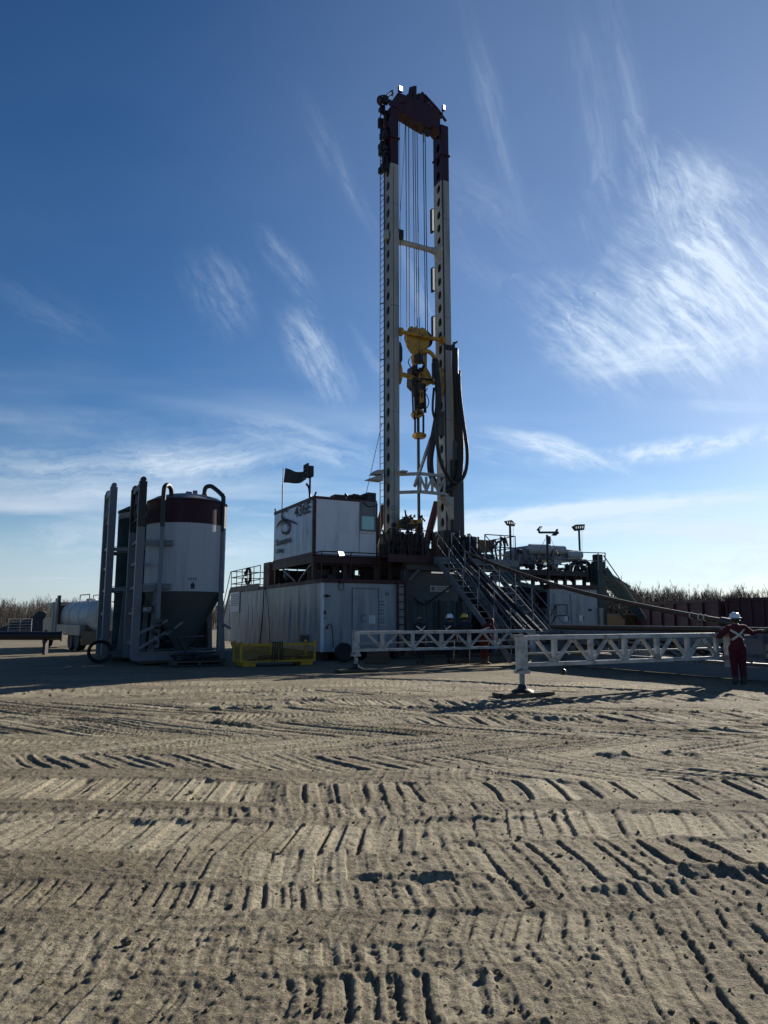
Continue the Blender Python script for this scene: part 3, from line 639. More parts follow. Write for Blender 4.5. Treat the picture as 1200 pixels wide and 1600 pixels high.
m.build('faded_stencil', 'printgrey', ho)
a, z = on_v(509.5, 931, HV0); MB().box(a-.1, a+.16, HV0-.06, HV0-.01, z-.035, z+.035).ball((a+.03, HV0-.05, z), .06).build('marker_lamp', 'darksteel', ho)
a, z = on_v(507, 957, HV0); MB().box(a-.035, a+.035, HV0-.05, HV0-.01, z-.08, z+.07).box(a-.03, a+.04, HV0-.03, HV0-.01, z-.24, z-.2).build('switch_box', 'black', ho)
a, z = on_v(533, 910, HV0); MB().box(a-.08, a+.06, HV0-.12, HV0-.012, z-.05, z+.1).tube(spline([(a-.1, HV0-.04, z), (a-.12, HV0-.04, z-.22), (a, HV0-.04, z-.32), (a+.1, HV0-.04, z-.22), (a+.08, HV0-.04, z)], 5), .012, 5).build('door_lamp', 'darksteel', ho)
p = [Pv(x, y, HV0-.06) for x, y in ((511, 981), (513, 976), (517, 976), (519, 982), (520, 995), (521, 1012))]
MB().tube(spline(p, 6), .016, 6).ball(p[0], .05).build('cable', 'black', ho, True)
# long wall fittings: cables, sign, vent
for pts in (((412.5, 918), (411, 950), (408, 985), (405, 1012)), ((414, 918), (418, 940), (421, 975), (421, 1008))):
    MB().tube(spline([Pu(x, y, HU0-.06) for x, y in pts], 6), .028 if pts[0][0] < 413 else .016, 6).build('cable', 'black', ho, True)
v1, z1 = on_u(362, 926, HU0); v0, z0 = on_u(375, 956, HU0)
m = MB().box(HU0-.052, HU0-.045, v0, v1, z0, z1).build('plate', 'signwhite', ho); mm = MB()
for row in range(7):
    x = v1-.1
    while x > v0+.12:
        wd = rnd.uniform(.06, .22); mm.box(HU0-.056, HU0-.053, max(x-wd, v0+.1), x, z1-.12-.095*row-.045, z1-.12-.095*row); x -= wd+.05
mm.build('print_lines', 'printgrey', m)
v1, z1 = on_u(470, 992, HU0); v0, z0 = on_u(482, 1003, HU0); MB().box(HU0-.05, HU0+.02, v0, v1, z0, z1).build('vent', 'black', ho)
MB().box(HU0-.07, HU0-.052, v0, v1, z1-.02, z1+.03).box(HU0-.07, HU0-.052, v0-.04, v0, z0, z1+.03).build('vent_frame', 'greysteel', ho)
# ladder by the house
lu0, lu1 = on_v(621.5, 950, HV0-.1)[0], on_v(633.5, 950, HV0-.1)[0]
la = thing('wall_ladder', 'maroon steel ladder up the right end of the white house', 'ladder', lu0, HV0-.1)
for uu in (lu0, lu1): MB().box(uu-.035, uu+.035, HV0-.14, HV0-.06, .25, 3.1).build('rail', 'maroon', la)
for k in range(9): MB().box(lu0+.036, lu1-.036, HV0-.12, HV0-.08, .42+.31*k, .46+.31*k).build('rung', 'maroon', la)
# yellow basket
BU0, BU1, BV0, BV1 = 6.8, 9.47, 24.03, 24.93
bk = thing('mesh_basket', 'yellow steel mesh basket on the dirt before the white house', 'basket', BU0, BV0)
for u in (BU0, BU1):
    for v in (BV0, BV1):
        MB().box(u-.03, u+.03, v-.03, v+.03, .14, .76).lathe([(.03, -.02), (.06, -.018), (.06, .018), (.03, .02)], (u, v, .80), 14, 'y').build('corner_post', 'yellow', bk)
for z in (.16, .72):
    for v in (BV0, BV1): MB().box(BU0+.031, BU1-.031, v-.025, v+.025, z-.03, z+.03).build('rail', 'yellow', bk)
    for u in (BU0, BU1): MB().box(u-.025, u+.025, BV0+.031, BV1-.031, z-.03, z+.03).build('rail', 'yellow', bk)
um = (BU0+BU1)/2
for v in (BV0, BV1): MB().box(um-.04, um+.04, v-.034, v+.034, .2, .68).build('mid_post', 'yellow', bk)
MB().box(BU0+.05, BU1-.05, BV0+.05, BV1-.05, .13, .15).build('floor_plate', 'yellow', bk)
for u in (BU0+.1, BU1-.5): MB().box(u, u+.42, BV0-.02, BV1+.02, .0, .12).build('fork_pocket', 'yellow', bk)
m = MB()
for v in (BV0, BV1):
    for k in range(48):
        x = BU0+.05+(BU1-BU0-.1)*k/47; m.add([(x-.003, v, .2), (x+.003, v, .2), (x+.003, v, .68), (x-.003, v, .68)], [(0, 1, 2, 3)])
    for k in range(9):
        z = .22+.055*k; m.add([(BU0, v-.003, z-.003), (BU1, v-.003, z-.003), (BU1, v-.003, z+.003), (BU0, v-.003, z+.003)], [(0, 1, 2, 3)])
for u in (BU0, BU1):
    for k in range(16):
        y = BV0+.05+.8*k/15; m.add([(u, y-.003, .2), (u, y+.003, .2), (u, y+.003, .68), (u, y-.003, .68)], [(0, 1, 2, 3)])
    for k in range(9):
        z = .22+.055*k; m.add([(u, BV0, z-.003), (u, BV1, z-.003), (u, BV1, z+.003), (u, BV0, z+.003)], [(0, 1, 2, 3)])
o = m.build('wire_mesh', 'yellow', bk); o['kind'] = 'stuff'
m = MB()
for k in range(10):
    x = BU0+.3+.2*k; m.tube([(x, BV0+.2+.06*(k % 5), .2+.05*(k % 3)), (x+.8, BV0+.3+.05*(k % 4), .24+.05*(k % 4))], .04, 7)
solo(m, 'pipe_fittings', 'dark pipe fittings lying inside the yellow basket', 'fittings', 'darksteel', um, BV0+.4, .15, smooth=True)
m = MB()
for k in range(5): m.tube(spline([(um-.25+.09*k, BV0-.07, .16+.02*k), (um-.24+.09*k, BV0-.06, .5), (um-.2+.08*k, BV0-.02, .80), (um-.15+.08*k, BV0+.3, .78)], 5), .022, 6)
solo(m, 'sling', 'dark chain slings hung over the middle of the yellow basket', 'sling', 'darksteel', um, BV0, .5, smooth=True)
# tyre and timber at the house foot
ty = thing('tyre', 'old tyre leaning at the base of the white house door', 'tyre', *UV(*at(537, 1014, 27.2).xy))
tu, tv, _ = ty['_o']
MB().lathe([(.21, -.11), (.31, -.13), (.36, -.08), (.36, .08), (.31, .13), (.21, .11)], (tu, tv, .36), 28, 'y').build('tread', 'rubber', ty, True)
MB().lathe([(.03, -.05), (.10, -.06), (.21, -.10), (.21, .10), (.10, .06), (.03, .05)], (tu, tv, .36), 20, 'y').build('rim', 'galv', ty, True)
m = MB(); a = UV(*at(590, 1030, 26.4).xy)
m.box(a[0]-.45, a[0]+.5, a[1]-.1, a[1]+.15, 0, .22).box(a[0]-.4, a[0]+.45, a[1]-.08, a[1]+.12, .224, .40)
solo(m, 'timber_blocks', 'stack of square timber blocks under the far pipe rack arm', 'timber', 'wood', a[0], a[1])

# ------------------------------------------------------------------ doghouse deck and doghouse
GU0, GU1, GV0, GV1 = 10.40, 13.24, 26.70, 31.75
GZ0, GZ1 = 4.16, 6.52
dk = thing('support_deck', 'dark maroon steel deck with railings carrying the doghouse', 'deck', GU0, GV0, HZ1+.16)
MB().box(GU0-.02, GU1+.75, GV0-.05, GV0+.12, 3.84, 4.12).build('front_beam', 'maroon', dk)
MB().box(GU0-.02, GU0+.15, GV0+.13, GV1, 3.84, 4.12).build('side_beam', 'maroon', dk)
MB().box(GU1+.6, GU1+.75, GV0+.13, GV1, 3.84, 4.12).build('side_beam', 'maroon', dk)
for k in range(6): MB().box(GU0+.16, GU1+.59, GV0+.5+.75*k, GV0+.62+.75*k, 3.86, 4.08).build('joist', 'darksteel', dk)
for u in (GU0+.1, GU0+1.4, GU1, GU1+.65):
    for v in (GV0+.1, GV1-.2): MB().box(u-.09, u+.09, v-.09, v+.09, 3.19, 3.839).build('post', 'maroon', dk)
for a, b in (((GU0+.05, GV0+.3, 3.8), (GU0+.05, GV0+1.7, 3.2)), ((GU0+.05, GV0+2.2, 3.2), (GU0+.05, GV0+3.8, 3.8))): MB().bar(a, b, .07).build('diagonal_brace', 'greysteel', dk)
m = MB(); rb = random.Random(11)
for k in range(26):
    u, v = rb.uniform(GU0+.3, GU1+.3), rb.uniform(GV0+.2, GV1-.5); m.box(u, u+rb.uniform(.1, .6), v, v+rb.uniform(.1, .5), 3.2, 3.2+rb.uniform(.1, .62))
m.build('under_deck_gear', 'darksteel', dk)
MB().box(GU0+.2, GU1+.9, GV1-.3, GV1-.25, 3.2, 3.83).build('added_backing', 'darksteel', dk)  # added dark sheet, closes the bright gaps under the deck
p0 = Pu(448, 893, HU0+.05); MB().lathe([(.05, -.25), (.16, -.1), (.13, .2), (.03, .24)], (p0[0], p0[1], 3.55), 12).build('cloth_bundle', 'greysteel', dk, True)
def railing(name, label, pts, z0, zs, m_, post_every=1.3, grp=None, lean=0, r=.024):
    t = thing(name, label, 'railing', pts[0][0], pts[0][1], z0, grp)
    for (a, b) in zip(pts, pts[1:]):
        L = (Vector(b)-Vector(a)).length; n = max(1, round(L/post_every))
        for z in zs: MB().tube([(a[0], a[1], z0+z), (b[0], b[1], z0+z)], r, 7).build('rail', m_, t, True)
        for k in range(n+1):
            if k == 0 and a is not pts[0]: continue
            x, y = a[0]+(b[0]-a[0])*k/n, a[1]+(b[1]-a[1])*k/n; MB().tube([(x, y, z0), (x, y, z0+zs[-1])], r, 7).build('post', m_, t, True)
    return t
rz = HZ1+.16
railing('deck_railing', 'maroon railing on the white house roof before the doghouse', [(10.15+.39, GV0+2.2), (HU0, HV0+.05), (HU1+.05, HV0+.05)], rz, (.55, 1.08), 'maroon')
MB()
rl = railing('roof_railing', 'dark railing at the far left end of the white house roof', [(HU0, 34.2), (HU0, 39.6), (HU1-.3, 39.6)], rz, (.35, .7, 1.05), 'darksteel', 1.0)
m = MB().box(HU0-.06, HU0-.035, 34.2, 39.6, rz-.14, rz+.16); m.build('kick_plate', 'darksteel', rl)
m = MB()
for k in range(6): m.tube([(HU0-.08, 35.9+.40*(k % 3)*.35+.42*math.cos(a/8), rz+.62+.42*math.sin(a/8)) for a in range(0, 51, 3)], .03, 6)
solo(m, 'hose_coil', 'coiled hoses hanging on the dark roof railing', 'hose', 'rubber', HU0-.08, 36., rz+.6, smooth=True)
rs = thing('roof_stair', 'dark steep steps down the far end of the white house', 'stair', HU0, 39.8)
MB().prism([(HU0-.03, 39.75, rz-.25), (HU0-.03, 39.75, .35), (HU0-.03, 41.9, .35)], (.02, 0, 0)).build('side_panel', 'whitebox', rs)
for u in (HU0, HU0+.8): MB().bar((u, 39.8, rz), (u, 42.2, .1), .05, .2).tube([(u, 39.6, rz+1.05), (u, 39.8, rz+1.05), (u, 42.2, 1.1)], .025, 6).build('stringer', 'darksteel', rs)
for k in range(9): MB().box(HU0+.03, HU0+.77, 39.9+.25*k, 40.1+.25*k, rz-.3-.31*k, rz-.26-.31*k).build('tread', 'darksteel', rs)
a = Pu(419, 889, HU0+.2); m = MB().box(HU0+.1, HU0+.6, a[1]-.5, a[1]+.45, rz, rz+1.15)
solo(m, 'control_cabinet', 'maroon cabinet on the white house roof beside the doghouse', 'cabinet', 'maroon', HU0+.3, a[1], rz, bevel=.02)
# doghouse
dg = thing('doghouse', 'white upper cabin with maroon edges, logo and number 436E', 'cabin', GU0, GV0, GZ0)
rnd = random.Random(5)
dd = [(GV0+.35+.42*k, 5.0+rnd.uniform(-.3, .3), .16, 1.2, (-1)**k*rnd.uniform(.015, .04)) for k in range(9)]
buckled(lambda a, z, d: (GU0-d, a, z), GV0+.11, GV1, GZ0+.12, GZ1-.1, 110, 22, dd).build('wall', 'white', dg)
df = [(GU0+.5+.5*k, 4.9+rnd.uniform(-.3, .2), .35, .7, (-1)**k*.010) for k in range(4)]
buckled(lambda a, z, d: (a, GV0-d, z), GU0+.11, GU1-.015, GZ0+.06, GZ1-.06, 60, 22, df).build('wall', 'white', dg)
MB().box(GU0+.03, GU1-.02, GV0+.03, GV1-.03, GZ0, GZ1-.02).build('shell', 'greysteel', dg)
MB().box(GU0-.02, GU0+.105, GV0-.02, GV0+.105, GZ0, GZ1-.1).build('corner_post', 'maroon', dg)
MB().box(GU0-.02, GU0+.06, GV0+.11, GV1+.02, GZ0-.03, GZ0+.115).build('bottom_rail', 'maroon', dg)
MB().box(GU0-.02, GU0+.06, GV0+.11, GV1+.02, GZ1-.097, GZ1+.04).build('top_rail', 'maroon', dg)
MB().box(GU0-.02, GU1+.02, GV0-.02, GV0+.105, GZ1-.055, GZ1+.05).build('top_rail', 'maroon', dg)
MB().box(GU1-.01, GU1+.05, GV0-.02, GV0+.1, GZ0, GZ1-.06).build('corner_post', 'darksteel', dg)
MB().box(GU0, GU1, GV0+.11, GV1, GZ1-.01, GZ1+.03).build('roof', 'darksteel', dg)
MB().tube([(GU0+.04, GV1-.05, GZ1+.04), (GU0+.02, GV1, GZ1+.2)], .04, 8).build('lifting_eye', 'maroon', dg); MB().tube([(GU0+.04, GV0+.05, GZ1+.04), (GU0+.1, GV0, GZ1+.22)], .04, 8).build('lifting_eye', 'maroon', dg)
wu0, wz1 = on_v(562.5, 783, GV0); wu1, wz0 = on_v(587, 831, GV0); wu1 = min(wu1, GU1-.03)
wd = MB()
for a, b, c, d in ((wu0, wu0+.07, wz0, wz1), (wu1-.07, wu1, wz0, wz1), (wu0+.07, wu1-.07, wz0, wz0+.07), (wu0+.07, wu1-.07, wz1-.07, wz1)): wd.box(a, b, GV0-.045, GV0-.002, c, d)
wd = wd.build('window', 'greysteel', dg)
zm = on_v(575, 806, GV0)[1]
MB().box(wu0+.071, wu1-.071, GV0-.02, GV0-.004, zm+.02, wz1-.071).build('pane', 'blind', wd)
MB().box(wu0+.071, wu1-.071, GV0-.02, GV0-.004, wz0+.071, zm-.02).build('pane', 'glasslit', wd)
MB().box(wu0+.071, wu1-.071, GV0-.035, GV0-.003, zm-.019, zm+.019).build('glazing_bar', 'greysteel', wd)
MB().box(wu0-.03, wu0-.02, GV0-.014, GV0-.002, GZ0+.08, GZ1-.1).box(wu0-.019, GU1-.06, GV0-.014, GV0-.002, wz0-.1, wz0-.085).build('panel_seam', 'printgrey', dg)
MB().tube(spline([(wu0+.1, GV0-.06, wz1-.03), ((wu0+wu1)/2, GV0-.07, wz1-.22), (wu1-.05, GV0-.06, wz1-.15)], 6), .02, 6).build('cable', 'black', dg)
# lettering and emblem on the long wall
LU = GU0-.052
a, z0 = on_u(459.5, 813, LU); b, z1 = on_u(459.5, 790, LU); c_ = on_u(481.5, 800, LU)[0]
text_part('436E', (z1-z0)*1.05, (LU, a, on_u(459.5, 812, LU)[1]+.08), (0, -1, 0), (0, 0, 1), 'print', dg, sx=.62*(a-c_)/((z1-z0)*1.55)*1.35, bold=.006)
a, z = on_u(430.5, 853, LU); text_part('Savanna', .40, (LU, a, z), (0, -1, 0), (0, 0, 1), 'print', dg, sx=1.62, bold=.008)
a, z = on_u(430.5, 866, LU); text_part('Drilling', .27, (LU, a, z+.03), (0, -1, 0), (0, 0, 1), 'print', dg, sx=1.3, bold=.006)
def ribbon(pts, wid, m_, nm='emblem'):
    P = spline([Pu(x, y, LU-.002) for x, y in pts], 8); m = MB(); vs = []
    for i, p in enumerate(P):
        d = (P[min(i+1, len(P)-1)]-P[max(i-1, 0)]).normalized(); nrm = Vector((0, -d.z, d.y)); f = i/(len(P)-1); k = wid*(.35+.65*math.sin(math.pi*min(max(f, .04), .96)))
        vs += [p+nrm*k, p-nrm*k]
    m.add(vs, [(2*i, 2*i+1, 2*i+3, 2*i+2) for i in range(len(P)-1)]); return m.build(nm, m_, dg)
ribbon([(449, 800), (445, 797), (441, 800), (440, 807), (443, 812), (448, 815), (452, 821), (451, 829), (447, 833), (441, 832), (440, 827)], .09, 'print')
ribbon([(440, 829), (439, 822), (443, 817), (448, 818), (449, 826), (446, 832)], .05, 'printgrey')
ribbon([(431.5, 826), (434, 820), (439, 815), (446, 813), (455, 815), (464, 819)], .07, 'print')
# things on the doghouse roof
fl = thing('flag', 'dark flag blowing from a thin pole on the doghouse roof', 'flag', *Pu(441, 793, GU0+.1)[:2], GZ1+.04)
fu, fv, fz = fl['_o']; ft = Pu(446.5, 729, GU0+.1)[2]
MB().tube([(fu, fv, fz), (fu-.01, fv-.0, fz+1.2)], .028, 7).tube([(fu-.01, fv, fz+1.2), (fu, fv-.02, ft)], .014, 6).build('pole', 'darksteel', fl)
m = MB(); vs = []; fs = []; n1, n2 = 22, 8
e0 = Pu(446, 731, GU0+.1); e1 = Pu(480, 737, GU0+.1); g0 = Pu(443, 754, GU0+.1); g1 = Pu(481, 751, GU0+.1)
for i in range(n1+1):
    for j in range(n2+1):
        f, g = i/n1, j/n2; T, B = Vector(e0).lerp(Vector(e1), f), Vector(g0).lerp(Vector(g1), f)
        p = T.lerp(B, g)+Vector((.07*f*math.sin(9*f+2.*g), 0, .05*math.sin(7*f+1)*f+.06*math.sin(3.1*f)*(-1))); vs.append(p)
for i in range(n1):
    for j in range(n2): q = i*(n2+1)+j; fs.append((q, q+n2+1, q+n2+2, q+1))
o = MB().add(vs, fs).build('cloth', 'flag', fl, True); sm = o.modifiers.new('thickness', 'SOLIDIFY'); sm.thickness = .006
fp = thing('floodlight_pole', 'caged floodlight on a short pole beside the dark flag', 'floodlight', GU0+.15, Pu(484, 776, GU0+.15)[1], GZ1+.04)
pu, pv, pz = fp['_o']; zt = Pu(482, 732, pu)[2]
MB().tube([(pu, pv, pz), (pu, pv, zt-.1)], .045, 8).tube(spline([(pu, pv-.02, pz+.1), (pu, pv+.1, pz+.5), (pu, pv+.4, pz+.72)], 6), .05, 7).build('pole', 'darksteel', fp, True)
MB().box(pu-.12, pu+.1, pv-.2, pv+.26, zt-.42, zt+.05).build('lamp_housing', 'darksteel', fp, bevel=.03)
m = MB()
for k in range(4): m.box(pu-.2, pu-.14, pv-.22+.16*k, pv-.19+.16*k, zt-.46, zt+.12)
for k in range(4): m.box(pu-.2, pu-.14, pv-.22, pv+.29, zt-.46+.19*k, zt-.43+.19*k)
m.build('guard', 'black', fp); MB().box(pu-.135, pu-.122, pv-.15, pv+.2, zt-.36, zt+.0).build('lens', 'galv', fp)
for nm, lb, x0, x1, y0, dp, mm_ in (('roof_box', 'flat maroon box on the doghouse roof behind the front edge', 523, 541, 772, .5, 'maroon'), ('roof_hatch_box', 'dark square box at the right corner of the doghouse roof', 574, 588, 769, .6, 'darksteel')):
    a, z = on_v(x0, y0, GV0+.3); b = on_v(x1, y0, GV0+.3)[0]
    solo(MB().box(a, b, GV0+.3, GV0+.3+dp, GZ1+.031, z), nm, lb, 'box', mm_, a, GV0+.3, GZ1+.03, bevel=.02)
m = MB(); rr_ = random.Random(2)
for k in range(22):
    x = rr_.uniform(543, 573); a = on_v(x, 775, GV0+.35)[0]; m.tube(spline([(a, GV0+.35+rr_.uniform(-.1, .3), GZ1+.06+rr_.uniform(0, .1)), (a+rr_.uniform(-.25, .25), GV0+.4, GZ1+.12+rr_.uniform(0, .2)), (a+rr_.uniform(-.4, .4), GV0+.35, GZ1+.1+rr_.uniform(0, .16))], 5), rr_.uniform(.03, .06), 6)
solo(m, 'cable_heap', 'heap of black cables on the doghouse roof between two boxes', 'cable', 'rubber', GU0+2, GV0+.4, GZ1+.03, smooth=True)
# lit floodlight on the railing
a = Pv(532.5, 865, HV0-.05)
rf = thing('rail_floodlight', 'small lit floodlight clamped on the maroon railing', 'floodlight', a[0], HV0-.05, a[2])
MB().prism([(a[0]-.16, HV0-.08, a[2]+.11), (a[0]+.12, HV0-.08, a[2]+.09), (a[0]+.16, HV0-.13, a[2]-.1), (a[0]-.1, HV0-.13, a[2]-.12)], (0, .1, .02)).build('lamp_housing', 'darksteel', rf)
MB().prism([(a[0]-.135, HV0-.092, a[2]+.09), (a[0]+.10, HV0-.092, a[2]+.07), (a[0]+.13, HV0-.137, a[2]-.08), (a[0]-.085, HV0-.137, a[2]-.1)], (0, .006, 0)).build('lens', 'lamp', rf)
# ------------------------------------------------------------------ substructure and rig floor
FZ = 4.22                                                 # rig floor level
FV0 = 25.75                                               # front edge of the floor (v-door side)
fo = thing('rig_floor', 'raised steel rig floor between the doghouse and the stairs', 'platform', 15.5, 27.5, FZ-.3)
MB().box(13.32, 15.45, FV0+.1, 31.2, FZ-.12, FZ).build('floor_plate', 'darksteel', fo)
MB().box(15.46, 19.9, FV0, 31.2, FZ-.12, FZ).build('floor_plate', 'darksteel', fo)
MB().box(13.32, 15.45, FV0+.02, FV0+.098, FZ-.30, FZ+.02).build('edge_beam', 'maroon', fo)
MB().box(15.47, 19.9, FV0-.08, FV0-.002, FZ-.32, FZ-.02).build('edge_beam', 'greysteel', fo)
MB().box(14.3, 19.5, FV0+.4, FV0+.6, FZ-.55, FZ-.125).build('girder', 'bluegrey', fo)
MB().box(14.3, 19.5, 30.6, 30.8, FZ-.55, FZ-.125).build('girder', 'bluegrey', fo)
su = thing('substructure', 'dim blue-grey steel substructure walls beneath the rig floor', 'structure', 15.8, 27., 0)
MB().box(14.35, 17.2, 26.55, 26.65, 2.35, 3.66).build('upper_panel', 'bluegrey', su)
MB().box(14.35, 14.5, 26.3, 26.54, .1, FZ-.56).build('column', 'bluegrey', su); MB().box(18.9, 19.1, 26.3, 26.54, .1, FZ-.56).build('column', 'bluegrey', su)
for u in (14.4, 19.0): MB().box(u-.1, u+.1, 29.9, 30.2, .1, FZ-.56).build('column', 'bluegrey', su)
MB().box(14.0, 19.6, 26.1, 31, 0, .1).build('base_mat', 'wood', su)
vs = []; fs = []; n1, n2 = 60, 14
for i in range(n1+1):
    for j in range(n2+1):
        f, g = i/n1, j/n2; vs.append((14.55+f*3.3, 26.5-.05*math.sin(f*23)*(1-.6*g)-.04*math.sin(f*51+2), .25+g*2.15-.05*math.sin(f*9.4)**2*g))
for i in range(n1):
    for j in range(n2): q = i*(n2+1)+j; fs.append((q, q+n2+1, q+n2+2, q+1))
MB().add(vs, fs).build('tarpaulin', 'tarp', su, True)
for uu in (16.15, 17.3): MB().box(uu-.05, uu+.05, 26.38, 26.44, .25, 2.4).build('tarp_batten', 'darksteel', su)
MB().box(17.2, 19.6, 28.6, 28.7, .1, 3.66).build('dark_backing', 'darksteel', su); MB().box(14.6, 19.5, 31.05, 31.15, .1, 4.0).build('dark_backing', 'darksteel', su)  # dark backing, sized to black out bright gaps behind the stairs
for a, b in (((14.5, 26.2, 3.2), (15.2, 26.2, FZ-.35)), ((18.9, 26.35, 1.2), (17.9, 26.35, FZ-.6))): MB().bar(a, b, .1, .1).build('knee_brace', 'greysteel', su)
p = [Pv(x, y, 26.3) for x, y in ((646, 932), (655, 942), (665, 944), (678, 935), (692, 925), (706, 915))]
MB().tube(spline(p, 6), .035, 7).build('hanging_cable', 'black', su, True)
for x0, x1, yy in ((674.5, 692, 894.5), (699, 709, 895.5)):
    a, z = on_v(x0, yy, 26.3); b, _ = on_v(x1, yy, 26.3)
    s = thing('strip_light', 'lit white strip light under the rig floor, '+('longer one at left' if x0 < 690 else 'shorter one behind the stair'), 'light', a, 26.3, z, 'strip lights under the rig floor')
    MB().box(a, b, 26.27, 26.33, z-.03, z+.03).build('tube', 'lampsoft', s); MB().box(a-.04, b+.04, 26.25, 26.4, z+.031, z+.09).build('housing', 'greysteel', s)
a, z1 = on_v(672, 915, 26.53); b, z0 = on_v(701, 925, 26.53)
sg = MB().box(a, b, 26.52, 26.54, z0, z1).build('sign_board', 'signwhite', su); m = MB(); rq = random.Random(8)
for row in range(2):
    x = a+.28
    while x < b-.1: wd = rq.uniform(.03, .1); m.box(x, x+wd, 26.512, 26.517, z1-.1-.09*row, z1-.06-.09*row); x += wd+.03
m.build('print_lines', 'printgrey', sg); MB().lathe([(.02, -.004), (.09, -.003), (.09, .003), (.02, .004)], (a+.14, 26.514, (z0+z1)/2), 16, 'y').build('round_mark', 'printgrey', sg)

# ------------------------------------------------------------------ mast
VF, VB = 26.95, 27.70                                     # front and back of the legs
LU0, LU1 = on_v(611.3, 600, VF)[0], on_v(624.0, 600, VF)[0]
RU0, RU1 = on_v(694.2, 600, VF)[0], on_v(706.2, 600, VF)[0]
ZS = on_v(615, 255, VF)[1]; ZT = on_v(612, 166, VF)[1]
ZS2 = on_v(698, 283, VF)[1]
VM = (VF+VB)/2
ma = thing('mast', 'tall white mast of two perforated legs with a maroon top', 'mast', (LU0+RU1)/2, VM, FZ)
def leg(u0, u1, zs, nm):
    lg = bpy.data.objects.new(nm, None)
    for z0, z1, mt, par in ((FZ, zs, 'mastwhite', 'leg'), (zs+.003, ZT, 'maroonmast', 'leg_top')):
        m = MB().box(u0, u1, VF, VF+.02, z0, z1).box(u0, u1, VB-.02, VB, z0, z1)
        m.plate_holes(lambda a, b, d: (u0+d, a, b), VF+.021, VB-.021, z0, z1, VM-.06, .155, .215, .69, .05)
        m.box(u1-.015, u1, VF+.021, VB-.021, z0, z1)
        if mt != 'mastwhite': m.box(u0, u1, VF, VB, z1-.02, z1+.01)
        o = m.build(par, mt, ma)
        # edge flanges
        f = MB()
        for zz in ((z0+.01,) if par == 'leg' else (z0+(z1-z0)*.45,)): f.box(u0-.05, u1+.06, VF-.05, VB+.05, zz, zz+.07)
        f.build('joint_flange', 'maroonmast' if par != 'leg' else mt, o)
        g = MB()
        for k in range(1, 4 if par == 'leg' else 1):
            zz = z0+(z1-z0)*(.27*k+.08); g.box(u0-.004, u1+.004, VF-.004, VF, zz, zz+.015)
        if g.v: g.build('weld_seam', 'darksteel', o)
    return o
leg(LU0, LU1, ZS, 'l'); leg(RU0, RU1, ZS2, 'r')
# guide rail seam on the leg fronts
MB().box(LU0+.12, LU0+.14, VF-.012, VF-.001, FZ+.3, ZS-.2).build('guide_strip', 'steel', ma)
MB().box(RU0-.001, RU0+.05, VF-.05, VF-.001, FZ+.3, ZT-.3).build('guide_strip', 'darksteel', ma)
# ladder up the left leg
m = MB()
for v in (VF+.30, VB-.02): m.tube([(LU0-.18, v, FZ), (LU0-.18, v, ZT+.5)], .022, 6)
for k in range(int((ZT-FZ)/.30)): m.tube([(LU0-.18, VF+.30, FZ+.3+.30*k), (LU0-.18, VB-.02, FZ+.3+.30*k)], .013, 5)
for k in range(8): m.bar((LU0-.18, VB-.02, FZ+1+2.7*k), (LU0, VB-.02, FZ+1+2.7*k), .03)
m.build('ladder', 'darksteel', ma)
m = MB(); rk = random.Random(4)
for k in range(34):
    z = rk.uniform(ZS-.3, ZT+.4); v = rk.uniform(VF+.1, VB); m.box(LU0-.16-rk.uniform(0, .12), LU0-.03, v, v+rk.uniform(.05, .2), z, z+rk.uniform(.1, .5))
m.build('cable_clutter', 'darksteel', ma)
# crown
z1 = on_v(622, 153, VM)[1]; z0 = on_v(622, 178, VM)[1]; z0m = on_v(650, 197, VM)[1]
um = (LU1+RU0)/2
MB().prism([(LU1+.004, VF+.05, z1), (LU1+.004, VF+.05, z0), (LU1+.35, VF+.05, z0-.12), (um-.1, VF+.05, z0m+.0), (um+.45, VF+.05, z0m-.12), (RU0-.35, VF+.05, z0-.25), (RU0-.004, VF+.05, z0-.5), (RU0-.004, VF+.05, z1-.12), (RU0-.5, VF+.05, z1)], (0, .62, 0)).build('crown_beam', 'maroonmast', ma)
MB().box(LU0-.1, LU1+.12, VF-.03, VF+.03, ZT+.012, ZT+.3).box(LU0-.1, LU1+.12, VB-.06, VB, ZT+.012, ZT+.3).build('crown_plate', 'maroonmast', ma)
def crownpoly(pts, v, d, nm='sheave_plate', mt='maroonmast'): MB().prism([Pv(x, y, v) for x, y in pts], (0, d, 0)).build(nm, mt, ma)
crownpoly([(619, 160), (619, 152), (625, 146), (630, 147), (635, 160)], VF-.01, .05, 'crown_plate')
crownpoly([(635, 165), (640, 136), (645, 135), (646, 165)], VF+.1, .04); crownpoly([(644.5, 165), (645.5, 134), (651, 134), (651, 165)], VF+.3, .04)
crownpoly([(646.5, 160), (647, 136), (649.5, 136), (649.5, 160)], VF+.02, .04, mt='darksteel')
crownpoly([(652, 168), (655, 150), (659, 143), (662, 144), (664, 150), (661, 170)], VF+.1, .04); crownpoly([(656, 172), (658, 147), (663, 146), (666, 172)], VF+.45, .04)
for vv, x in ((VF+.2, 643), (VF+.38, 648), (VF+.22, 658), (VF+.35, 660)):
    c = Pv(x, 157, vv); MB().lathe([(.08, -.04), (.34, -.045), (.29, 0), (.34, .045), (.08, .04)], c, 24, 'y').build('crown_sheave', 'darksteel', ma, True)
for pa, pb in (((663, 148), (684, 171)), ((664, 156), (672, 176)), ((672, 160), (672, 178)), ((684, 171), (697, 190)), ((668, 178), (690, 184))):
    MB().bar(Pv(*pa, VF+.1), Pv(*pb, VF+.1), .09, .09).build('crown_brace', 'maroonmast', ma)
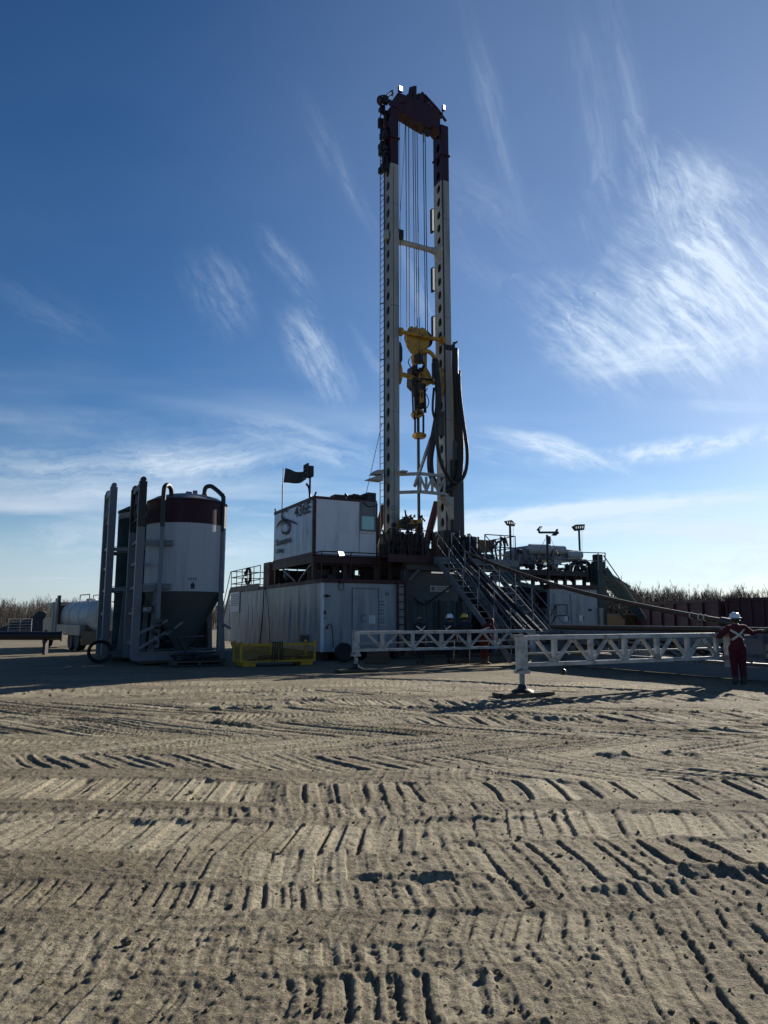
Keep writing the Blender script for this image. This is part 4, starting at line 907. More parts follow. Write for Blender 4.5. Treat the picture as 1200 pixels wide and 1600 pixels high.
for pa, pb in (((600, 152), (613, 141)), ((600, 158), (600, 149)), ((613, 150), (613, 141)), ((601, 156), (615, 146)), ((594, 150), (600, 149))):
    MB().bar(Pv(*pa, VB-.2), Pv(*pb, VB-.2), .05, .05).build('crown_rail', 'darksteel', ma)
for pa, pb in (((632, 186), (642, 190)), ((642, 190), (652, 193)), ((652, 193), (658, 190))): MB().tube([Pv(*pa, VF+.02), Pv(*pb, VF+.02)], .045, 6).build('crown_hook', 'darksteel', ma)
c = Pv(594, 157, VB-.3); MB().ball(c, .22, 12, 8, (.8, .8, 1.1)).build('fall_arrest_reel', 'darksteel', ma, True)
# belly brace tubes
c0, c1 = (LU1, VM, on_v(626, 378, VM)[1]), (RU0, VM, on_v(626, 378, VM)[1])
MB().tube([c0, (c0[0]+.12, VM, c0[2]), (c0[0]+.5, VM, c0[2]), (c1[0]-.5, VM, c1[2]), (c1[0]-.25, VM, c1[2]), (c1[0]-.08, VM, c1[2]), c1], [.3, .2, .13, .13, .17, .26, .42], 14).build('cross_tube', 'mastwhite', ma, True)
MB().box(LU1+.002, LU1+.28, VF+.02, VF+.30, c0[2]-.02, c0[2]+.42).build('junction_box', 'darksteel', ma, bevel=.03)
MB().box(LU0-.26, LU0-.05, VF+.05, VF+.3, c0[2]-.2, c0[2]+.25).build('junction_box', 'mastwhite', ma, bevel=.05)
# lower truss between the legs, standing off towards the back
zb1, zb0 = on_v(640, 742, VM)[1], on_v(640, 773, VM)[1]
Lp, Rp = (LU1, VM), (RU0, VM); vb = VF-.5
def tp(f, lo): return (Lp[0]+(Rp[0]-Lp[0])*f, vb if .2 < f < .8 else VM-.3, zb0 if lo else zb1)
for lo in (0, 1):
    zz = zb0 if lo else zb1-.1
    MB().bar((LU1, VF+.1, zz), (LU1+.75, vb, zz), .13, .13).build('truss_chord', 'mastwhite', ma)
    MB().bar((LU1+.75, vb, zz), (RU0-.4, vb, zz), .13, .13).build('truss_chord', 'mastwhite', ma)
    MB().bar((RU0-.4, vb, zz), (RU0+.1, VF-.02, zz), .13, .13).build('truss_chord', 'mastwhite', ma)
xs = [LU1+.75+(RU0-.4-LU1-.75)*k/4 for k in range(5)]
for k, x in enumerate(xs): MB().bar((x, vb, zb0+.06), (x, vb, zb1-.22), .09, .09).build('truss_strut', 'mastwhite', ma)
for k in range(4): a, b = (zb0+.06, zb1-.22) if k % 2 else (zb1-.22, zb0+.06); MB().bar((xs[k], vb, a), (xs[k+1], vb, b), .08, .08).build('truss_diagonal', 'mastwhite', ma)
MB().bar(Pv(648, 760, VF-.4), Pv(674, 683, VF+.2), .11, .11).build('diagonal_stay', 'mastwhite', ma)
for x0, x1, y0, y1 in ((624, 633, 736, 739),):
    a, z1_ = on_v(x0, y0, VF-.1); b, z0_ = on_v(x1, y1, VF-.1); MB().box(a, b, VF-.35, VF-.02, z0_, z1_).build('truss_bracket', 'mastwhite', ma)
MB().prism([(RU0-.4, VF-.5, zb0-.1), (RU0+.1, VF-.5, zb0-.1), (RU0+.1, VF-.5, zb0-1.1), (RU0-.05, VF-.5, zb0-.5)], (0, .46, 0)).build('gusset', 'mastwhite', ma)
# wing plates of the left leg
for pts in (((576, 748), (590, 743), (599, 743), (599, 751)), ((584, 740), (590, 734), (600, 734), (600, 741))):
    MB().prism([Pv(x, y, VF+.1) for x, y in pts], (0, .5, 0)).build('wing_plate', 'mastwhite', ma)
# lower section, dark plates and junction row on the legs
a = RU1; MB().box(RU0+.25, RU1+.45, VF-.16, VF-.055, on_v(710, 840, VF)[1], on_v(710, 720, VF)[1]).build('lower_guard', 'steel', ma)
MB().box(RU1+.02, RU1+.42, VF, VB-.1, on_v(715, 835, VF)[1], on_v(715, 690, VF)[1]).build('hydraulic_channel', 'greysteel', ma)
for yy in (793, 805, 820, 829):
    c = Pv(609.5, yy, VF-.03); MB().lathe([(.02, -.05), (.1, -.05), (.1, .05), (.02, .05)], (LU0+.08, VF-.05, c[2]), 14, 'y').build('valve_wheel', 'galv' if yy < 810 else 'darksteel', ma, True)
MB().box(LU0-.1, LU1+.1, VF-.25, VB+.2, FZ+.08, FZ+1.1).build('leg_shoe', 'darksteel', ma, bevel=.04)
MB().box(RU0-.25, RU1+.3, VF-.25, VB+.2, FZ+.08, FZ+1.3).build('leg_shoe', 'darksteel', ma, bevel=.04)
# raising cylinders
for x0, y0, x1, y1, vv in ((683, 785, 666, 850, VM+.6), (601, 790, 583, 860, VM+1.)):
    p, q = Vector(Pv(x0, y0, vv)), Vector(Pv(x1, y1, vv)); q2 = q+(q-p)*.3
    MB().tube([p, q2], .17, 14).build('raising_cylinder', 'maroon', ma, True)
# lamps on the mast
def lamp_box(lb, c, su_, sv, sz, tilt, face):
    t = thing('mast_lamp', lb, 'lamp', c[0], c[1], c[2], 'lamps on the mast')
    MB().box(c[0]-su_, c[0]+su_, c[1]-sv, c[1]+sv, c[2]-sz, c[2]+sz).build('lamp_housing', 'darksteel', t, bevel=.02)
    MB().box(c[0]-su_*.8, c[0]+su_*.8, c[1]-sv-.012, c[1]-sv-.002, c[2]-sz*.85, c[2]+sz*.85).build('lens', 'lamp', t)
    MB().tube([(c[0], c[1]+sv, c[2]), (c[0], c[1]+sv+.1, c[2]-sz-.3)], .03, 6).build('bracket', 'darksteel', t)
lamp_box('brightest lit lamp at the left top of the mast crown', Pv(625.5, 139.5, VF-.1), .11, .07, .14, 0, 0)
lamp_box('small upright lit lamp at the right end of the mast crown', Pv(693, 169, VF-.1), .07, .07, .14, 0, 0)
for k, (y0, y1) in enumerate(((314, 351), (407, 445), (484, 522), (557, 592))):
    lb = ('topmost', 'second from top', 'third from top', 'lowest')[k]+' of the upright tube lights on the right mast leg'
    z1_, z0_ = on_v(679, y0, VF+.1)[1], on_v(679, y1, VF+.1)[1]; u = RU0-.10; v = VB-.02
    t = thing('tube_light', lb, 'light', u, v, z0_, 'tube lights on the right mast leg')
    MB().box(u-.05, u+.05, v-.05, v+.15, z0_, z1_).build('housing', 'darksteel', t); MB().box(u-.045, u+.045, v-.062, v-.052, z0_+.06, z1_-.06).build('tube', 'lampsoft', t)
    MB().box(u+.051, RU0-.002, v, v+.05, (z0_+z1_)/2-.05, (z0_+z1_)/2+.05).build('bracket', 'darksteel', t)
c = Pv(668, 208, VF+.2); hk = thing('crown_block', 'small dark hoist block hanging under the mast crown', 'block', *c)
MB().lathe([(.03, -.05), (.17, -.06), (.17, .06), (.03, .05)], c, 14, 'y').build('sheave', 'darksteel', hk, True); MB().tube([c, (c[0]+.02, c[1], c[2]+.45)], .04, 6).build('shackle', 'darksteel', hk)
# drilling lines
zt_, zbk = on_v(645, 190, VM)[1], on_v(655, 512, VM)[1]
TOPS = ((634, 636), (638.5, 640), (645, 648.5), (648, 652), (651.5, 655), (661, 665), (664, 668))
for k, (xt, xb) in enumerate(TOPS):
    a, b = on_v(xt, 190, VM)[0], on_v(xb, 512, VM)[0]
    solo(MB().tube([(a, VM, zt_-.0), (b, VM, zbk-.1)], .021, 6), 'drilling_line', ('first', 'second', 'third', 'fourth', 'fifth', 'sixth', 'seventh')[k]+' steel cable from the left, crown down to travelling block', 'cable', 'darksteel', a, VM, zbk-.1, 'drilling lines in the mast')
for (p, q), lb in ((((624.3, 180), (626.5, 540)), 'thin cable beside the left mast leg, hanging from the crown'), (((634, 186), (623, 372)), 'thin cable slanting from the crown to the left leg'), (((662.5, 190), (662.5, 222)), 'short cable with a weight below the mast crown')):
    solo(MB().tube([Pv(*p, VF+.1), Pv(*q, VF+.1)], .011, 6), 'hoist_line', lb, 'cable', 'darksteel', *Pv(*q, VF+.1))
solo(MB().tube([Pv(597, 660, VB), Pv(572, 772, VB+2)], .015, 6), 'guy_line', 'taut guy cable from the left mast leg down behind the doghouse', 'cable', 'darksteel', *Pv(572, 772, VB+2))
# travelling block and top drive
tb = thing('travelling_block', 'dirty yellow travelling block hung on the drilling lines', 'block', *Pv(655, 556, VM))
def yp(pts, v, d, nm, mt, par, bevel=.02): return MB().prism([Pv(x, y, v) for x, y in pts], (0, d, 0)).build(nm, mt, par, bevel=bevel)
yp(((636, 520), (639, 512), (643, 509), (648, 512), (651, 509), (655, 515), (655, 552), (650, 556), (643, 550), (637, 540), (635, 530)), VM-.30, .14, 'side_plate', 'toolyellow', tb)
yp(((655.5, 516), (659, 511), (664, 513), (669, 519), (672, 530), (670, 541), (664, 553), (655.5, 556)), VM-.26, .14, 'side_plate', 'toolyellow', tb)
yp(((638, 520), (650, 511), (668, 518), (671, 532), (664, 552), (652, 556), (641, 546)), VM+.12, .12, 'side_plate', 'toolyellow', tb)
for x, vv in ((646, VM-.06), (655, VM), (662, VM+.05)): c = Pv(x, 530, vv); MB().lathe([(.08, -.05), (.46, -.055), (.40, 0), (.46, .055), (.08, .05)], c, 24, 'y').build('sheave', 'darksteel', tb, True)
zc_ = on_v(655, 524.5, VM-.35)[1]
MB().tube([(LU1+.04, VM-.36, zc_), (RU0-.03, VM-.36, zc_)], .095, 12).build('guide_bar', 'toolyellow', tb, True)
for u in (LU1+.08, RU0-.08): MB().lathe([(.05, -.07), (.2, -.06), (.2, .06), (.05, .07)], (u, VM-.36, zc_), 16, 'x').build('roller', 'toolyellow', tb, True)
yp(((646, 553), (663, 553), (660, 566), (649, 566)), VM-.16, .32, 'hook_bail', 'toolyellow', tb)
for x in (647, 665): MB().tube([Pv(x, 548, VM-.2), Pv(x-.5, 574, VM-.2)], .075, 10).build('link_arm', 'toolyellow', tb, True)
td = thing('top_drive', 'yellow and black top drive with gooseneck below the travelling block', 'top drive', *Pv(655, 690, VM))
yp(((656, 574), (667, 573), (673, 583), (676, 593), (675, 600), (655, 600), (654, 588)), VM-.42, .5, 'gear_housing', 'toolyellow', td, .05)
yp(((655.5, 590), (674.5, 592), (674.5, 595), (655.5, 593)), VM-.44, .018, 'housing_rib', 'darksteel', td, 0)
yp(((644, 572), (653, 568), (655, 600), (650, 608), (643, 600)), VM-.36, .5, 'motor', 'darksteel', td, .04)
c = Pv(654, 561, VM-.25); MB().lathe([(.1, -.2), (.24, -.18), (.24, .14), (.14, .2)], c, 16).build('swivel', 'darksteel', td, True)
MB().tube(spline([Pv(656, 552, VM-.3), Pv(664, 549, VM-.32), Pv(671, 550, VM-.34), Pv(677, 556, VM-.36), Pv(680, 565, VM-.38)], 6), .10, 10).build('gooseneck', 'toolyellow', td, True)
MB().tube([Pv(679, 561, VM-.38), Pv(681, 570, VM-.38)], .14, 10).build('union', 'darksteel', td, True)
zg = on_v(640, 590, VM-.3)[1]
MB().tube([(LU1+.05, VM-.3, zg+.1), Pv(646, 590, VM-.3)], .11, 10).build('guide_bar', 'toolyellow', td, True)
MB().tube([Pv(674, 597, VM-.3), (RU0-.02, VM-.3, zg-.1)], .08, 10).build('guide_bar', 'toolyellow', td, True)
z_a, z_b = on_v(625, 572, VM)[1], on_v(625, 606, VM)[1]
MB().prism([(LU1+.005, VM-.5, z_a), (LU1+.10, VM-.5, z_a-.3), (LU1+.10, VM-.5, z_b+.3), (LU1+.005, VM-.5, z_b)], (0, .5, 0)).build('guide_shoe', 'toolyellow', td)
zp, zq = on_v(690, 573, VF)[1], on_v(690, 618, VF)[1]
MB().prism([(RU0-.1, VF-.06, zp-.3), (RU0-.1, VF+.12, zp), (RU0-.1, VF+.32, zp-.25), (RU0-.1, VF+.32, zq+.3), (RU0-.1, VF+.1, zq), (RU0-.1, VF-.06, zq+.3)], (.07, 0, 0)).build('guide_shoe', 'toolyellow', td)
c = Pv(655, 610, VM-.2); MB().lathe([(.1, -.9), (.2, -.85), (.24, -.3), (.30, 0), (.32, .25)], c, 16).build('quill', 'darksteel', td, True)
yp(((656, 608), (662, 608), (663, 628), (657, 630)), VM-.48, .12, 'grabber_arm', 'toolyellow', td)
yp(((658, 612), (660.5, 612), (660.5, 622), (658, 622)), VM-.49, .006, 'grabber_slot', 'darksteel', td, 0)
yp(((647, 645), (650, 640), (661, 640), (663, 647), (658, 652), (650, 651)), VM-.4, .35, 'pipe_handler', 'toolyellow', td)
for x, w_ in ((644, .045), (648, .06), (662, .05), (664, .03)): MB().tube([Pv(x, 604, VM-.35), Pv(x+1.5, 645, VM-.32)], w_, 7).build('hydraulic_ram', 'darksteel', td, True)
for x in (648.5, 661.5): MB().tube([Pv(x, 648, VM-.3), Pv(x, 678, VM-.3)], .05, 8).build('elevator_link', 'darksteel', td, True)
MB().lathe([(.05, -.1), (.26, -.12), (.26, .12), (.05, .1)], Pv(655, 681, VM-.3), 16).box(*(lambda a, b: (a[0], b[0], VM-.5, VM-.1, b[2], a[2]))(Pv(647, 677, VM-.3), Pv(663, 685, VM-.3))).build('elevator', 'toolyellow', td, bevel=.03)
m = MB(); rt = random.Random(9)
for k in range(26):
    x, y = rt.uniform(643, 664), rt.uniform(562, 648); a, b = Pv(x, y, VM-.45+rt.uniform(-.05, .1)), Pv(x+rt.uniform(-4, 4), y+rt.uniform(2, 12), VM-.45)
    m.tube([a, b], rt.uniform(.02, .07), 6)
o = m.build('control_lines', 'black', td, True); o['kind'] = 'stuff'
for pts in (((662, 612), (667, 618), (670, 628), (667, 637), (662, 639)), ((640, 560), (638, 566), (642, 574), (646, 578)), ((662, 625), (665, 612), (668, 606))):
    MB().tube(spline([Pv(x, y, VM-.45) for x, y in pts], 6), .022, 6).build('hydraulic_hose', 'rubber', td, True)
cz = Pv(655, 870, VM-.3)
solo(MB().tube([(cz[0], VM-.3, FZ), (cz[0], VM-.3, on_v(655, 640, VM-.3)[1])], .068, 10), 'drill_pipe', 'upright steel drill pipe hanging from the top drive to the floor', 'pipe', 'steel', cz[0], VM-.3, FZ, smooth=True)
# service loop hoses
def hose(lb, pts, v, r, nm='mud_hose', n=8, mt='rubber'):
    P = [Pv(x, y, v if not isinstance(v, (list, tuple)) else v[i]) for i, (x, y) in enumerate(pts)]
    return solo(MB().tube(spline(P, n), r, 10), nm, lb, 'hose', mt, *P[0], smooth=True)
hose('thick black mud hose looping from the top drive round the right leg', ((680, 563), (683, 590), (685, 620), (683, 650), (676, 690), (672, 720), (676, 748), (690, 764), (706, 762), (717, 744), (720, 700), (716, 640), (712, 590), (711, 548)), VF-.28, .15)
hose('thinner black hose loop hanging lowest beside the right mast leg', ((683, 590), (684, 640), (683, 690), (691, 728), (706, 752), (718, 753), (728, 735), (730, 705), (724, 660), (719, 620), (717, 585)), VF-.55, .085)
hose('black hose bundle hanging straight along the right mast leg', ((711, 545), (711, 600), (712, 660), (713, 720), (711, 760)), VF+.2, .16, 'hose_bundle')
hose('outer black hose sloping away at the right of the mast', ((718, 580), (717, 600), (720, 640), (723, 680), (721, 720), (716, 745)), VF-.1, .075)
hose('slim black hose alongside the hanging hose bundle', ((678, 606), (676, 640), (680, 660), (679, 690), (673, 715), (671, 735)), VF-.42, .055)
c = Pv(712, 540, VF+.1); br = thing('standpipe_bracket', 'dark pipe bracket clamped high on the right mast leg', 'bracket', RU1+.3, VF+.1, c[2])
MB().tube([(RU1+.2, VF+.1, on_v(709, 690, VF)[1]), (RU1+.2, VF+.1, c[2]+.15)], .06, 8).tube([(RU1+.02, VF+.1, c[2]-.1), (RU1+.38, VF+.1, c[2]+.2)], .05, 8).build('standpipe', 'darksteel', br, True)
MB().box(RU0+.02, RU1+.1, VF-.04, VF-.002, c[2]-.35, c[2]-.1).build('clamp', 'darksteel', br)
zz = on_v(625, 550, VF)[1]; MB()
jb = MB().prism([(LU1+.005, VF+.1, zz+.6), (LU1+.16, VF+.1, zz+.45), (LU1+.22, VF+.1, zz+.25), (LU1+.22, VF+.1, zz-.3), (LU1+.1, VF+.1, zz-.6), (LU1+.005, VF+.1, zz-.7)], (0, .35, 0))
solo(jb, 'cable_reel', 'dark half-round reel box on the inside of the left leg', 'reel', 'darksteel', LU1+.1, VF+.2, zz-.7)
jb = MB().box(RU0-.26, RU0-.004, VF+.1, VF+.4, on_v(684, 678, VF)[1], on_v(684, 640, VF)[1])
solo(jb, 'junction_cabinet', 'grey upright box on the inside of the right mast leg', 'cabinet', 'bluegrey', RU0-.1, VF+.2, on_v(684, 678, VF)[1], bevel=.02)
# floor equipment: iron roughneck etc.
ir = thing('iron_roughneck', 'yellow-black iron roughneck with hoses standing on the rig floor', 'machine', *Pv(643, 868, VM-.6)[:2], FZ)
iu, iv, _ = ir['_o']
yp(((628, 812), (637, 809), (650, 812), (661, 811), (661, 822), (650, 826), (628, 824)), iv-.2, .45, 'wrench_head', 'toolyellow', ir, .05)
MB().box(iu-.2, iu+.4, iv, iv+.3, FZ, Pv(645, 822, iv)[2]-.35).build('pedestal', 'darksteel', ir)
MB().tube([(cz[0], VM-.3, FZ+.01), (cz[0], VM-.3, on_v(655, 815, VM)[1])], .17, 12).build('pipe_guide', 'darksteel', ir, True)
m = MB(); ri = random.Random(12)
for k in range(18):
    x = ri.uniform(628, 660); y = ri.uniform(808, 818); m.tube(spline([Pv(x, y, iv-.1), Pv(x+ri.uniform(-4, 4), y-ri.uniform(3, 8), iv), Pv(x+ri.uniform(-8, 8), y+2, iv)], 5), .025, 5)
m.build('hydraulic_hose', 'rubber', ir, True)
m = MB()
for k in range(24):
    x, y = ri.uniform(628, 660), ri.uniform(809, 825); a = Pv(x, y, iv-.25); m.box(a[0]-ri.uniform(.03, .1), a[0]+.06, iv-.27, iv-.21, a[2]-.06, a[2]+ri.uniform(.02, .1))
m.build('fittings', 'darksteel', ir)
solo(MB().tube([Pv(633, 797, iv-.3), Pv(637, 830, iv-.3), Pv(639, 868, iv-.3)], .035, 6), 'tong_line', 'dark slanted pole standing on the rig floor', 'pole', 'darksteel', *Pv(639, 868, iv-.3))
dwk = thing('drawworks', 'dark machinery block with yellow drum on the rig floor', 'machine', 15.4, 29.6, FZ)
MB().box(14.6, 16.9, 29.2, 30.6, FZ, FZ+.5).build('base', 'maroon', dwk)
MB().lathe([(.2, -.8), (.55, -.78), (.55, .78), (.2, .8)], (15.6, 29.7, FZ+.75), 20, 'x').build('drum', 'toolyellow', dwk, True)
m = MB()
for k in range(30):
    u, v = ri.uniform(14.4, 17), ri.uniform(28.4, 30); m.box(u, u+ri.uniform(.05, .3), v, v+.2, FZ+ri.uniform(0, .5), FZ+ri.uniform(.5, 1.15))
m.build('fittings', 'darksteel', dwk)
railing('floor_railing', 'maroon railing along the front of the rig floor left of the stairs', [(13.4, FV0+.06), (15.5, FV0+.06)], FZ+.02, (.25, .55, 1.05), 'maroon', .55)
railing('floor_railing', 'dark railing on the rig floor right of the stairs', [(18.15, FV0+.03), (19.8, FV0+.03), (19.8, 29.5)], FZ, (.55, 1.08), 'darksteel', .8)
dr = thing('tool_drum', 'dark blue drum on the rig floor behind the stair top', 'drum', *Pv(734, 870, FV0+.7)[:2], FZ)
a = dr['_o']; MB().lathe([(.33, 0), (.36, .03), (.36, .5), (.375, .52), (.36, .54), (.36, .98), (.33, 1.0)], a, 24).build('body', 'navy', dr, True); MB().lathe([(.30, .98), (.30, 1.01), (.1, 1.02)], a, 20).build('lid', 'darksteel', dr, True)
cb = thing('winch_box', 'rusty orange winch housing on the rig floor by the railing', 'winch', *Pv(760, 868, FV0+1)[:2], FZ)
b = cb['_o']; a0, z1_ = on_v(748, 843, b[1]); a1, z0_ = on_v(775, 866, b[1])
MB().prism([(a0, b[1], z1_), (a1-.1, b[1], z1_), (a1, b[1], z1_-.3), (a1-.25, b[1], z0_+.1), (a0, b[1], z0_)], (0, .8, 0)).build('housing', 'tan', cb, bevel=.02)
MB().box(a0, a1, b[1]+.1, b[1]+.7, FZ, z0_-.002).build('base', 'darksteel', cb); MB().box(a0-.08, a0-.002, b[1]-.05, b[1]+.85, FZ, z1_+.12).build('guard', 'maroon', cb)
m = MB()
for x, y in ((777, 868), (782, 868), (787, 868), (770, 868)):
    q = Pv(x, y, b[1]-.3); m.tube(spline([(q[0], q[1], FZ), (q[0]+ri.uniform(-.1, .1), q[1], FZ+.6), (q[0]+.1, q[1], FZ+ri.uniform(.8, 1.2)), (q[0]+.25, q[1], FZ+.7)], 5), .05, 6)
solo(m, 'hose_rack', 'dark bent pipes rising from the rig floor by the winch', 'pipe', 'darksteel', *Pv(779, 868, b[1]-.3)[:2], FZ, smooth=True)
rcl = random.Random(41)
for lb, ua, ub, cnt in (('clutter of dark tools and hoses at the left mast foot', LU0-.7, LU1+1.1, 46), ('clutter of dark tools and hoses at the right mast foot', RU0-.5, RU1+.6, 34)):
    m = MB()
    for k in range(cnt):
        u, v, z = rcl.uniform(ua, ub), rcl.uniform(26.2, 26.65), FZ+rcl.uniform(0, .5)
        if k % 3 == 0: m.box(u, u+rcl.uniform(.06, .28), v, v+.15, FZ+.01, z+rcl.uniform(.15, .7))
        elif k % 3 == 1: m.tube([(u, v, FZ+.01), (u+rcl.uniform(-.15, .15), v, FZ+rcl.uniform(.5, 1.3))], rcl.uniform(.02, .05), 6)
        else: m.tube(spline([(u, v, FZ+.1), (u+rcl.uniform(-.3, .3), v-.05, z+.5), (u+rcl.uniform(-.5, .5), v, z+rcl.uniform(.1, .8)), (u+rcl.uniform(-.5, .5), v, FZ+.2)], 5), .03, 6)
    solo(m, 'floor_tools', lb, 'tools', 'darksteel', (ua+ub)/2, 26.4, FZ, smooth=False)
# ------------------------------------------------------------------ stairs and slide down the front
def stair(lb, u0, u1, run, z_top, grp='steel stairs up to the rig floor', mt='greysteel', vtop=FV0-.09, zb=.15):
    t = thing('steel_stair', lb, 'stair', u0, vtop-run, 0, grp)
    sl = (z_top-zb)/run
    for u in (u0, u1): MB().bar((u, vtop, z_top-.12), (u, vtop-run, zb-.0), .05, .24).build('stringer', mt, t)
    n = int((z_top-zb)/.24)
    for k in range(1, n):
        z = z_top-.05-(z_top-zb)*k/n; v = vtop-run*k/n; MB().box(u0+.027, u1-.027, v-.13, v+.13, z-.02, z+.02).build('tread', 'galv', t)
    for u in (u0, u1):
        for h in (.55, 1.05): MB().tube([(u, vtop, z_top+h), (u, vtop-run, zb+h)], .022, 7).build('handrail', mt, t, True)
        for k in range(6): f = k/5; MB().tube([(u, vtop-run*f, z_top+(zb-z_top)*f), (u, vtop-run*f, z_top+(zb-z_top)*f+1.05)], .022, 6).build('baluster', mt, t, True)
    return t
stair('left steel stair from the rig floor, nearest the white house', 15.55, 16.32, 5.0, FZ)
stair('right steel stair from the rig floor, beyond the pipe slide', 17.25, 18.05, 5.2, FZ)
sv = thing('pipe_slide', 'steep grey pipe slide between the two steel stairs', 'slide', 16.8, FV0-5, 0)
for u in (16.42, 16.78, 17.14): MB().bar((u, FV0-.1, FZ-.05), (u, FV0-5.4, .7), .09, .2).build('slide_beam', 'steel', sv)
MB().bar((16.6, FV0-.1, FZ-.12), (16.6, FV0-5.4, .63), .26, .03).build('slide_plate', 'steel', sv); MB().bar((16.96, FV0-.1, FZ-.12), (16.96, FV0-5.4, .63), .26, .03).build('slide_plate', 'steel', sv)
MB().box(16.35, 17.2, FV0-5.6, FV0-5.2, 0, .6).build('foot', 'greysteel', sv)
m = MB().tube(spline([Pv(683, 870, FV0-.15), Pv(681, 850, FV0-.15), Pv(683, 841, FV0-.15), Pv(686, 836, FV0-.1)], 5), .06, 7)
solo(m, 'gate_rail', 'bent dark rail at the head of the left stair', 'rail', 'rubber', *Pv(683, 870, FV0-.15)[:2], FZ, smooth=True)
# ------------------------------------------------------------------ pipe rack arms, catwalk, pipes
def rack_arm(lb, u0, u1, v, z0, z1, jack_lb):
    t = thing('pipe_rack_arm', lb, 'truss', u0, v, 0, 'pipe rack arms on jacks')
    bays = 6; L = u1-u0-.3; h = L/bays; us = u0+.3
    MB().box(u0+.16, u1, v-.07, v+.07, z1-.10, z1).build('top_chord', 'trusswhite', t, bevel=.006)
    MB().box(u0+.12, u1, v-.06, v+.06, z0, z0+.085).build('bottom_chord', 'trusswhite', t, bevel=.006)
    for k in range(bays):
        c = us+h*(k+.62)
        MB().box(c-.05, c+.05, v-.045, v+.045, z0+.086, z1-.101).build('vertical_strut', 'trusswhite', t)
        for sg in (-1, 1):
            q = c+sg*h*.46
            if q > u1-.08: continue
            MB().bar((c+sg*.055, v, z0+.10), (q, v, z1-.115), .055, .085, (0, 1, 0)).build('diagonal_brace', 'trusswhite', t)
    MB().box(u0+.14, u1, v+.30, v+.36, z1-.07, z1-.01).build('rear_chord', 'trusswhite', t)
    for k in range(bays+1): MB().box(us+h*k-.03, us+h*k+.03, v+.071, v+.299, z1-.07, z1-.02).build('cross_tie', 'trusswhite', t)
    MB().box(u0-.03, u0+.15, v-.09, v+.13, z0-.06, z1-.02).build('end_box', 'trusswhite', t, bevel=.012)
    MB().box(u0-.06, u0+.18, v-.12, v+.16, z0-.14, z0-.062).build('end_flange', 'trusswhite', t, bevel=.01)
    MB().box(u0-.08, u0+.05, v-.12, v+.16, z1-.018, z1+.012).build('cap_plate', 'galv', t)
    MB().box(u1+.002, u1+.16, v-.09, v+.10, z0-.2, z1).build('end_post', 'trusswhite', t, bevel=.01)
    for zz in (z1-.12, z0+.05): MB().box(u1+.162, 17.355, v-.03, v+.03, zz-.05, zz+.05).build('hinge_link', 'frame', t)
    MB().tube([(u0+.25, v+.2, (z0+z1)/2-.07), (u1, v+.2, (z0+z1)/2-.06)], .022, 7).build('tie_rod', 'galv', t, True)
    c = (u0+.06, v+.02)
    MB().tube([(c[0], c[1], .22), (c[0], c[1], z0-.14)], .058, 14).build('jack_tube', 'galv', t, True)
    MB().lathe([(.24, .085), (.22, .11), (.11, .15), (.085, .22), (.075, .24)], (c[0], c[1], 0), 20).build('jack_foot', 'darksteel', t, True)
    MB().tube([(c[0]-.05, c[1]-.1, z0-.02), (c[0]-.22, c[1]-.12, z0-.08), (c[0]-.24, c[1]-.12, z0-.1)], .012, 6).build('crank', 'darksteel', t)
    w_ = W(*c); zg = gz(w_.x, w_.y)
    pd = MB().box(c[0]-.62, c[0]+.66, c[1]-.26, c[1]-.09, 0, .075).box(c[0]-.66, c[0]+.6, c[1]-.08, c[1]+.09, 0, .08).box(c[0]-.6, c[0]+.63, c[1]+.1, c[1]+.27, 0, .072)
    solo(pd, 'timber_pad', jack_lb, 'timber', 'wood', c[0], c[1], 0, 'timber pads under the jacks', bevel=.008)
    return t
TA = UV(*at(813, 1083, 15.5).xy); TBB = UV(*at(553, 1047, 22.4).xy)
rack_arm('white steel pipe rack arm nearest the camera, on a jack leg', TA[0], 16.2, TA[1]-.02, .60, 1.265, 'timber pad under the jack of the nearest white rack arm')
rack_arm('white steel pipe rack arm farther back, before the white house', TBB[0], 16.2, TBB[1]-.02, .60, 1.235, 'timber pad under the jack of the farther white rack arm')
m = MB(); q = UV(*at(862, 1048, 16.5).xy); zb = at(862, 1048, 16.5).z
solo(MB().ball((q[0], TA[1]+.1, zb), .075, 10, 8).tube([(q[0], TA[1]+.1, zb), (q[0], TA[1]+.1, .6)], .012, 5), 'hanging_weight', 'small black ball hanging under the nearest rack arm', 'weight', 'black', q[0], TA[1]+.1, zb, smooth=True)
CW0, CW1, CV0, CV1 = 17.6, 19.25, 7.5, 21.9
cw = thing('catwalk', 'long low grey pipe catwalk running out from the rig slide', 'catwalk', CW0, 12, 0)
for u in (CW0, CW1): MB().box(u-.11, u+.11, CV0, CV1, 0.0, .34).build('base_beam', 'frame', cw, bevel=.01)
for u in (CW0, CW1): MB().box(u-.09, u+.09, CV0, CV1, .95, 1.22).build('top_beam', 'frame', cw, bevel=.01)
for k in range(11):
    v = CV0+.2+1.4*k
    for u in (CW0, CW1): MB().box(u-.06, u+.06, v-.06, v+.06, .341, .949).build('post', 'frame', cw)
    if k < 10: a, b = (.36, .93) if k % 2 else (.93, .36); MB().bar((CW0, v+.1, a), (CW0, v+1.3, b), .05, .09).build('diagonal_brace', 'frame', cw)
for k in range(18): MB().box(CW0+.1, CW1-.1, CV0+.8*k, CV0+.76+.8*k, 1.16, 1.19).build('deck_plate', 'darksteel', cw)
m = MB(); rc = random.Random(21)
for k in range(30):
    v = rc.uniform(CV0, CV1-1); u = rc.uniform(CW0+.3, CW1-.3); m.tube([(u, v, rc.uniform(.4, .9)), (u+rc.uniform(-.1, .1), v+rc.uniform(.5, 3), rc.uniform(.4, .9))], rc.uniform(.02, .06), 6)
